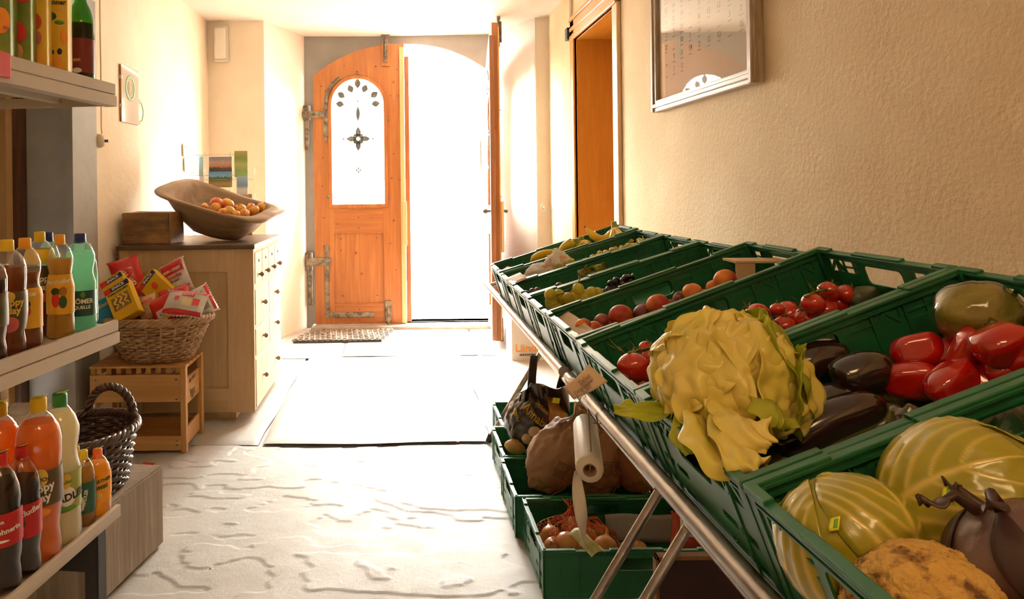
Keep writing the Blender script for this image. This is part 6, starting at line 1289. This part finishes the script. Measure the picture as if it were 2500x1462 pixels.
la, lb_, lc2, ld = at(1385,1290,2.40), at(1415,1280,2.40), at(1475,1340,2.32), at(1440,1352,2.32)
part(nb, 'paper_label', MB().grid(lambda u, v: tuple(la.lerp(lb_, v).lerp(ld.lerp(lc2, v), u)+Vector((0,-.03-.01*math.sin(u*5), .01*math.sin(PI*v)))), 10, 6, thick=.0008), M('label paper', (.66,.60,.35), .5, (.40,.42,.12), 40), True)
solo('paper_liner', 'white paper edge lining the near rim of the onion crate', 'paper', MB().grid(lambda u, v: (.447+.02+lerp(0,.11,u), 2.345+.02*v+.004*math.sin(u*9), .12+.022*math.sin(PI*v)+.004*math.sin(u*23)), 20, 6, thick=.0008), pp, (.5,2.35,.12), world=True)
solo('paper_liner', 'grey paper sheet at the right back inside the onion crate', 'paper', MB().grid(lambda u, v: (lerp(.72,1.0,u), 2.60+.03*v, lerp(.05,.135,v)+.004*math.sin(u*7)), 12, 6, thick=.0008), M('grey paper', (.30,.28,.27), .8), (.86,2.6,.09), world=True)
# maroon panel box and red printed bag at the lower right
mp = at(1600, 1357, 1.86); mq = at(1835, 1357, 1.86)
bxm = thing('maroon_box', 'dark maroon panelled box with brown edging under the stand', 'box', ((mp.x+mq.x)/2, 1.98, 0))
part(bxm, 'panel', MB().box((mp.x+.008, 1.862, .0), (mq.x+.2, 1.878, mp.z-.010)), M('dark maroon', (.020,.003,.005), .5), True)
part(bxm, 'edging', MB().rbox((mp.x, 1.855, .0), (mp.x+.008, 1.880, mp.z), .001).rbox((mp.x, 1.855, mp.z-.010), (mq.x+.2, 1.880, mp.z), .001), M('brown edging', (.20,.085,.025), .6), True)
rdb = at(1685,1310,2.48); t = thing('snack_bag', 'red and white printed bag at the right in the onion crate', 'bag', rdb, (R(-20), R(15), 0)); t['sd'] = 21
part(t, 'bag', pillow(.14,.13,.05,21), M('red mesh foil', (.5,.06,.03), .4)); pprint(t, .14,.13,.05, [('white_panel', -.05,.0,.05,.05, wht)])
# cardboard box with printed name, beyond the stand
bxp = at(1247, 790, 4.95); bb = hitz(1250, 881, 0); Wb = .40; yb = bb.y
cbx = thing('cardboard_box', 'white fruit cardboard box with orange lettering on the floor beyond the stand', 'cardboard box', (bb.x+.2, yb+.15, 0)); zt_ = .335
part(cbx, 'box_body', MB().rbox((bb.x, yb, .0), (bb.x+Wb, yb+.30, zt_), .003), M('white cardboard', (.72,.66,.56), .75), True)
part(cbx, 'hand_hole', MB().box((bb.x+.15, yb-.001, zt_-.09), (bb.x+.25, yb+.002, zt_-.06)), irond, True)
for st, sz, dx, z, m_ in (('Ländle', .085, .135, .095, M('orange print', (.85,.28,.03), .6)), ('AUS KONTROLLIERTEM ANBAU', .020, .20, .045, blkp)):
    part(cbx, 'lettering', xf(text(st, sz, .0005, .001), Matrix.Translation((bb.x+dx, yb-.002, z)) @ XZ), m_, True)
part(cbx, 'apple_print', MB().sph((bb.x+.195, yb, .14), (.026,.0015,.026), 18, 8), redp, True); part(cbx, 'leaf_print', MB().sph((bb.x+.185, yb, .185), (.018,.0015,.009), 12, 6), gem, True)
# ------------------------------------------------------------------ picture on the right wall
pa = hitp(1613,277,Vector((WR,0,0)),Vector((1,0,0))); pbb = hitp(1870,198,Vector((WR,0,0)),Vector((1,0,0))); zb = (pa.z+pbb.z)/2; ya, yb2 = pbb.y, pa.y; HT = .78; fwd = .055
pic = thing('framed_calendar', 'large glazed calendar print in a silvery wooden frame on the right wall', 'picture', (WR, (ya+yb2)/2, zb+HT/2))
frm = WOOD('silvered frame wood', (.30,.20,.11), (.62,.50,.36), 'z', 40, .35, False, .2); frmy = WOOD('silvered frame wood across', (.32,.22,.12), (.66,.54,.40), 'y', 40, .35, False, .2)
X0 = WR-.042
for a, b in ((ya, ya+fwd), (yb2-fwd, yb2)):
    m_ = MB().rbox((X0, a, zb-.001), (WR-.003, b, zb+HT+.001), .004); 
    part(pic, 'frame_side', m_.rbox((X0-.008, a+.006 if a == ya else a+fwd*.45, zb), (X0+.004, a+fwd*.55 if a == ya else b-.006, zb+HT), .004), frm, True)
for a, b in ((zb, zb+fwd), (zb+HT-fwd, zb+HT)):
    part(pic, 'frame_rail', MB().rbox((X0+.001, ya+.003, a), (WR-.005, yb2-.003, b), .004).rbox((X0-.007, ya+.01, a+.018), (X0+.004, yb2-.01, a+.038), .004), frmy, True)
part(pic, 'print', MB().box((WR-.022, ya+fwd*.8, zb+fwd*.8), (WR-.018, yb2-fwd*.8, zb+HT-fwd*.8)), M('calendar paper', (.62,.52,.38), .7), True)
part(pic, 'glass', MB().box((WR-.028, ya+fwd*.8, zb+fwd*.8), (WR-.026, yb2-fwd*.8, zb+HT-fwd*.8)), CLEAR('picture glass', (1,1,1), .6, .015), True)
rg = random.Random(4); lm_ = MB()
TM = Matrix(((0,0,-1,WR-.0235),(-1,0,0,0),(0,1,0,0),(0,0,0,1)))
txt = MB()
for rw in range(9):
    for cl_ in range(9):
        if rw == 8 and cl_ > 2: continue
        yv = lerp(yb2-.15, ya+.13, cl_/8); zv = zb+HT-.14-.058*rw
        if rg.random() < .85:
            q_ = text(str(rg.randint(1, 31)), .034, .0003); xf(q_, Matrix.Translation((0, yv, zv)) @ TM); txt.add(q_.v, q_.f)
        q_ = text('mai st al', .009, .0002); xf(q_, Matrix.Translation((0, yv, zv-.024)) @ TM); txt.add(q_.v, q_.f)
part(pic, 'calendar_figures', txt, M('calendar grey', (.30,.26,.20), .8), True)
# surface wiring beside the doorway
cbm = M('cream conduit', (.62,.52,.38), .5)
cy = DY1+.135
wr_ = thing('wall_switch', 'cream light switch with conduit and small black junction box beside the orange doorway', 'switch', (WR, cy, 1.6))
p = hitp(1402, 353, Vector((WR,0,0)), Vector((1,0,0))); q_ = hitp(1393, 88, Vector((WR,0,0)), Vector((1,0,0)))
part(wr_, 'switch_plate', MB().rbox((WR-.022, cy-.045, p.z-.045), (WR-.001, cy+.045, p.z+.045), .004), M('cream switch', (.72,.55,.34), .35), True)
part(wr_, 'rocker', MB().rbox((WR-.027, cy-.028, p.z-.028), (WR-.02, cy+.028, p.z+.028), .002), cbm, True)
part(wr_, 'junction_box', MB().rbox((WR-.05, cy-.035, q_.z-.045), (WR-.001, cy+.035, q_.z+.045), .005), blk, True)
part(wr_, 'conduit', MB().tube([(WR-.012, cy+.012, p.z), (WR-.012, cy+.012, 2.79)], .008, 8), cbm, True)
part(wr_, 'conduit', MB().tube([(WR-.012, cy-.016, q_.z), (WR-.012, cy-.016, 2.79)], .006, 8), cbm, True)
# small bits
solo('leaf_scrap', 'tiny green leaf scrap in a floor crack in the foreground', 'leaf', MB().grid(lambda u, v: ((u-.5)*.022, (v-.5)*.012*math.sin(PI*u), .004*math.sin(u*5)), 6, 4, thick=.0006), M('green scrap', (.10,.22,.03), .6), tuple(hitz(517,1389,.006)), (0,0,.5))
solo('grape_crumb', 'small dark red grape on the floor joint before the stand', 'grape', MB().sph((0,0,.008), (.010,.009,.008), 14, 8, lambda d: 1+.1*nz(d*3,1,2)), M('crumb red', (.10,.02,.015), .5), tuple(hitz(1118,1085,.004)))
hk = at(1315,505,6.27)
solo('wall_hook', 'small pale knotted hook on the narrow plaster face by the entrance', 'hook', MB().tube([(0,0,0),(0,-.02,0),(.01,-.03,-.01),(.02,-.025,-.03),(.0,-.02,-.035)], .006, 8).sph((0,-.004,.0), (.02,.006,.028), 12, 8), gw, (1.215, 6.262, hk.z))
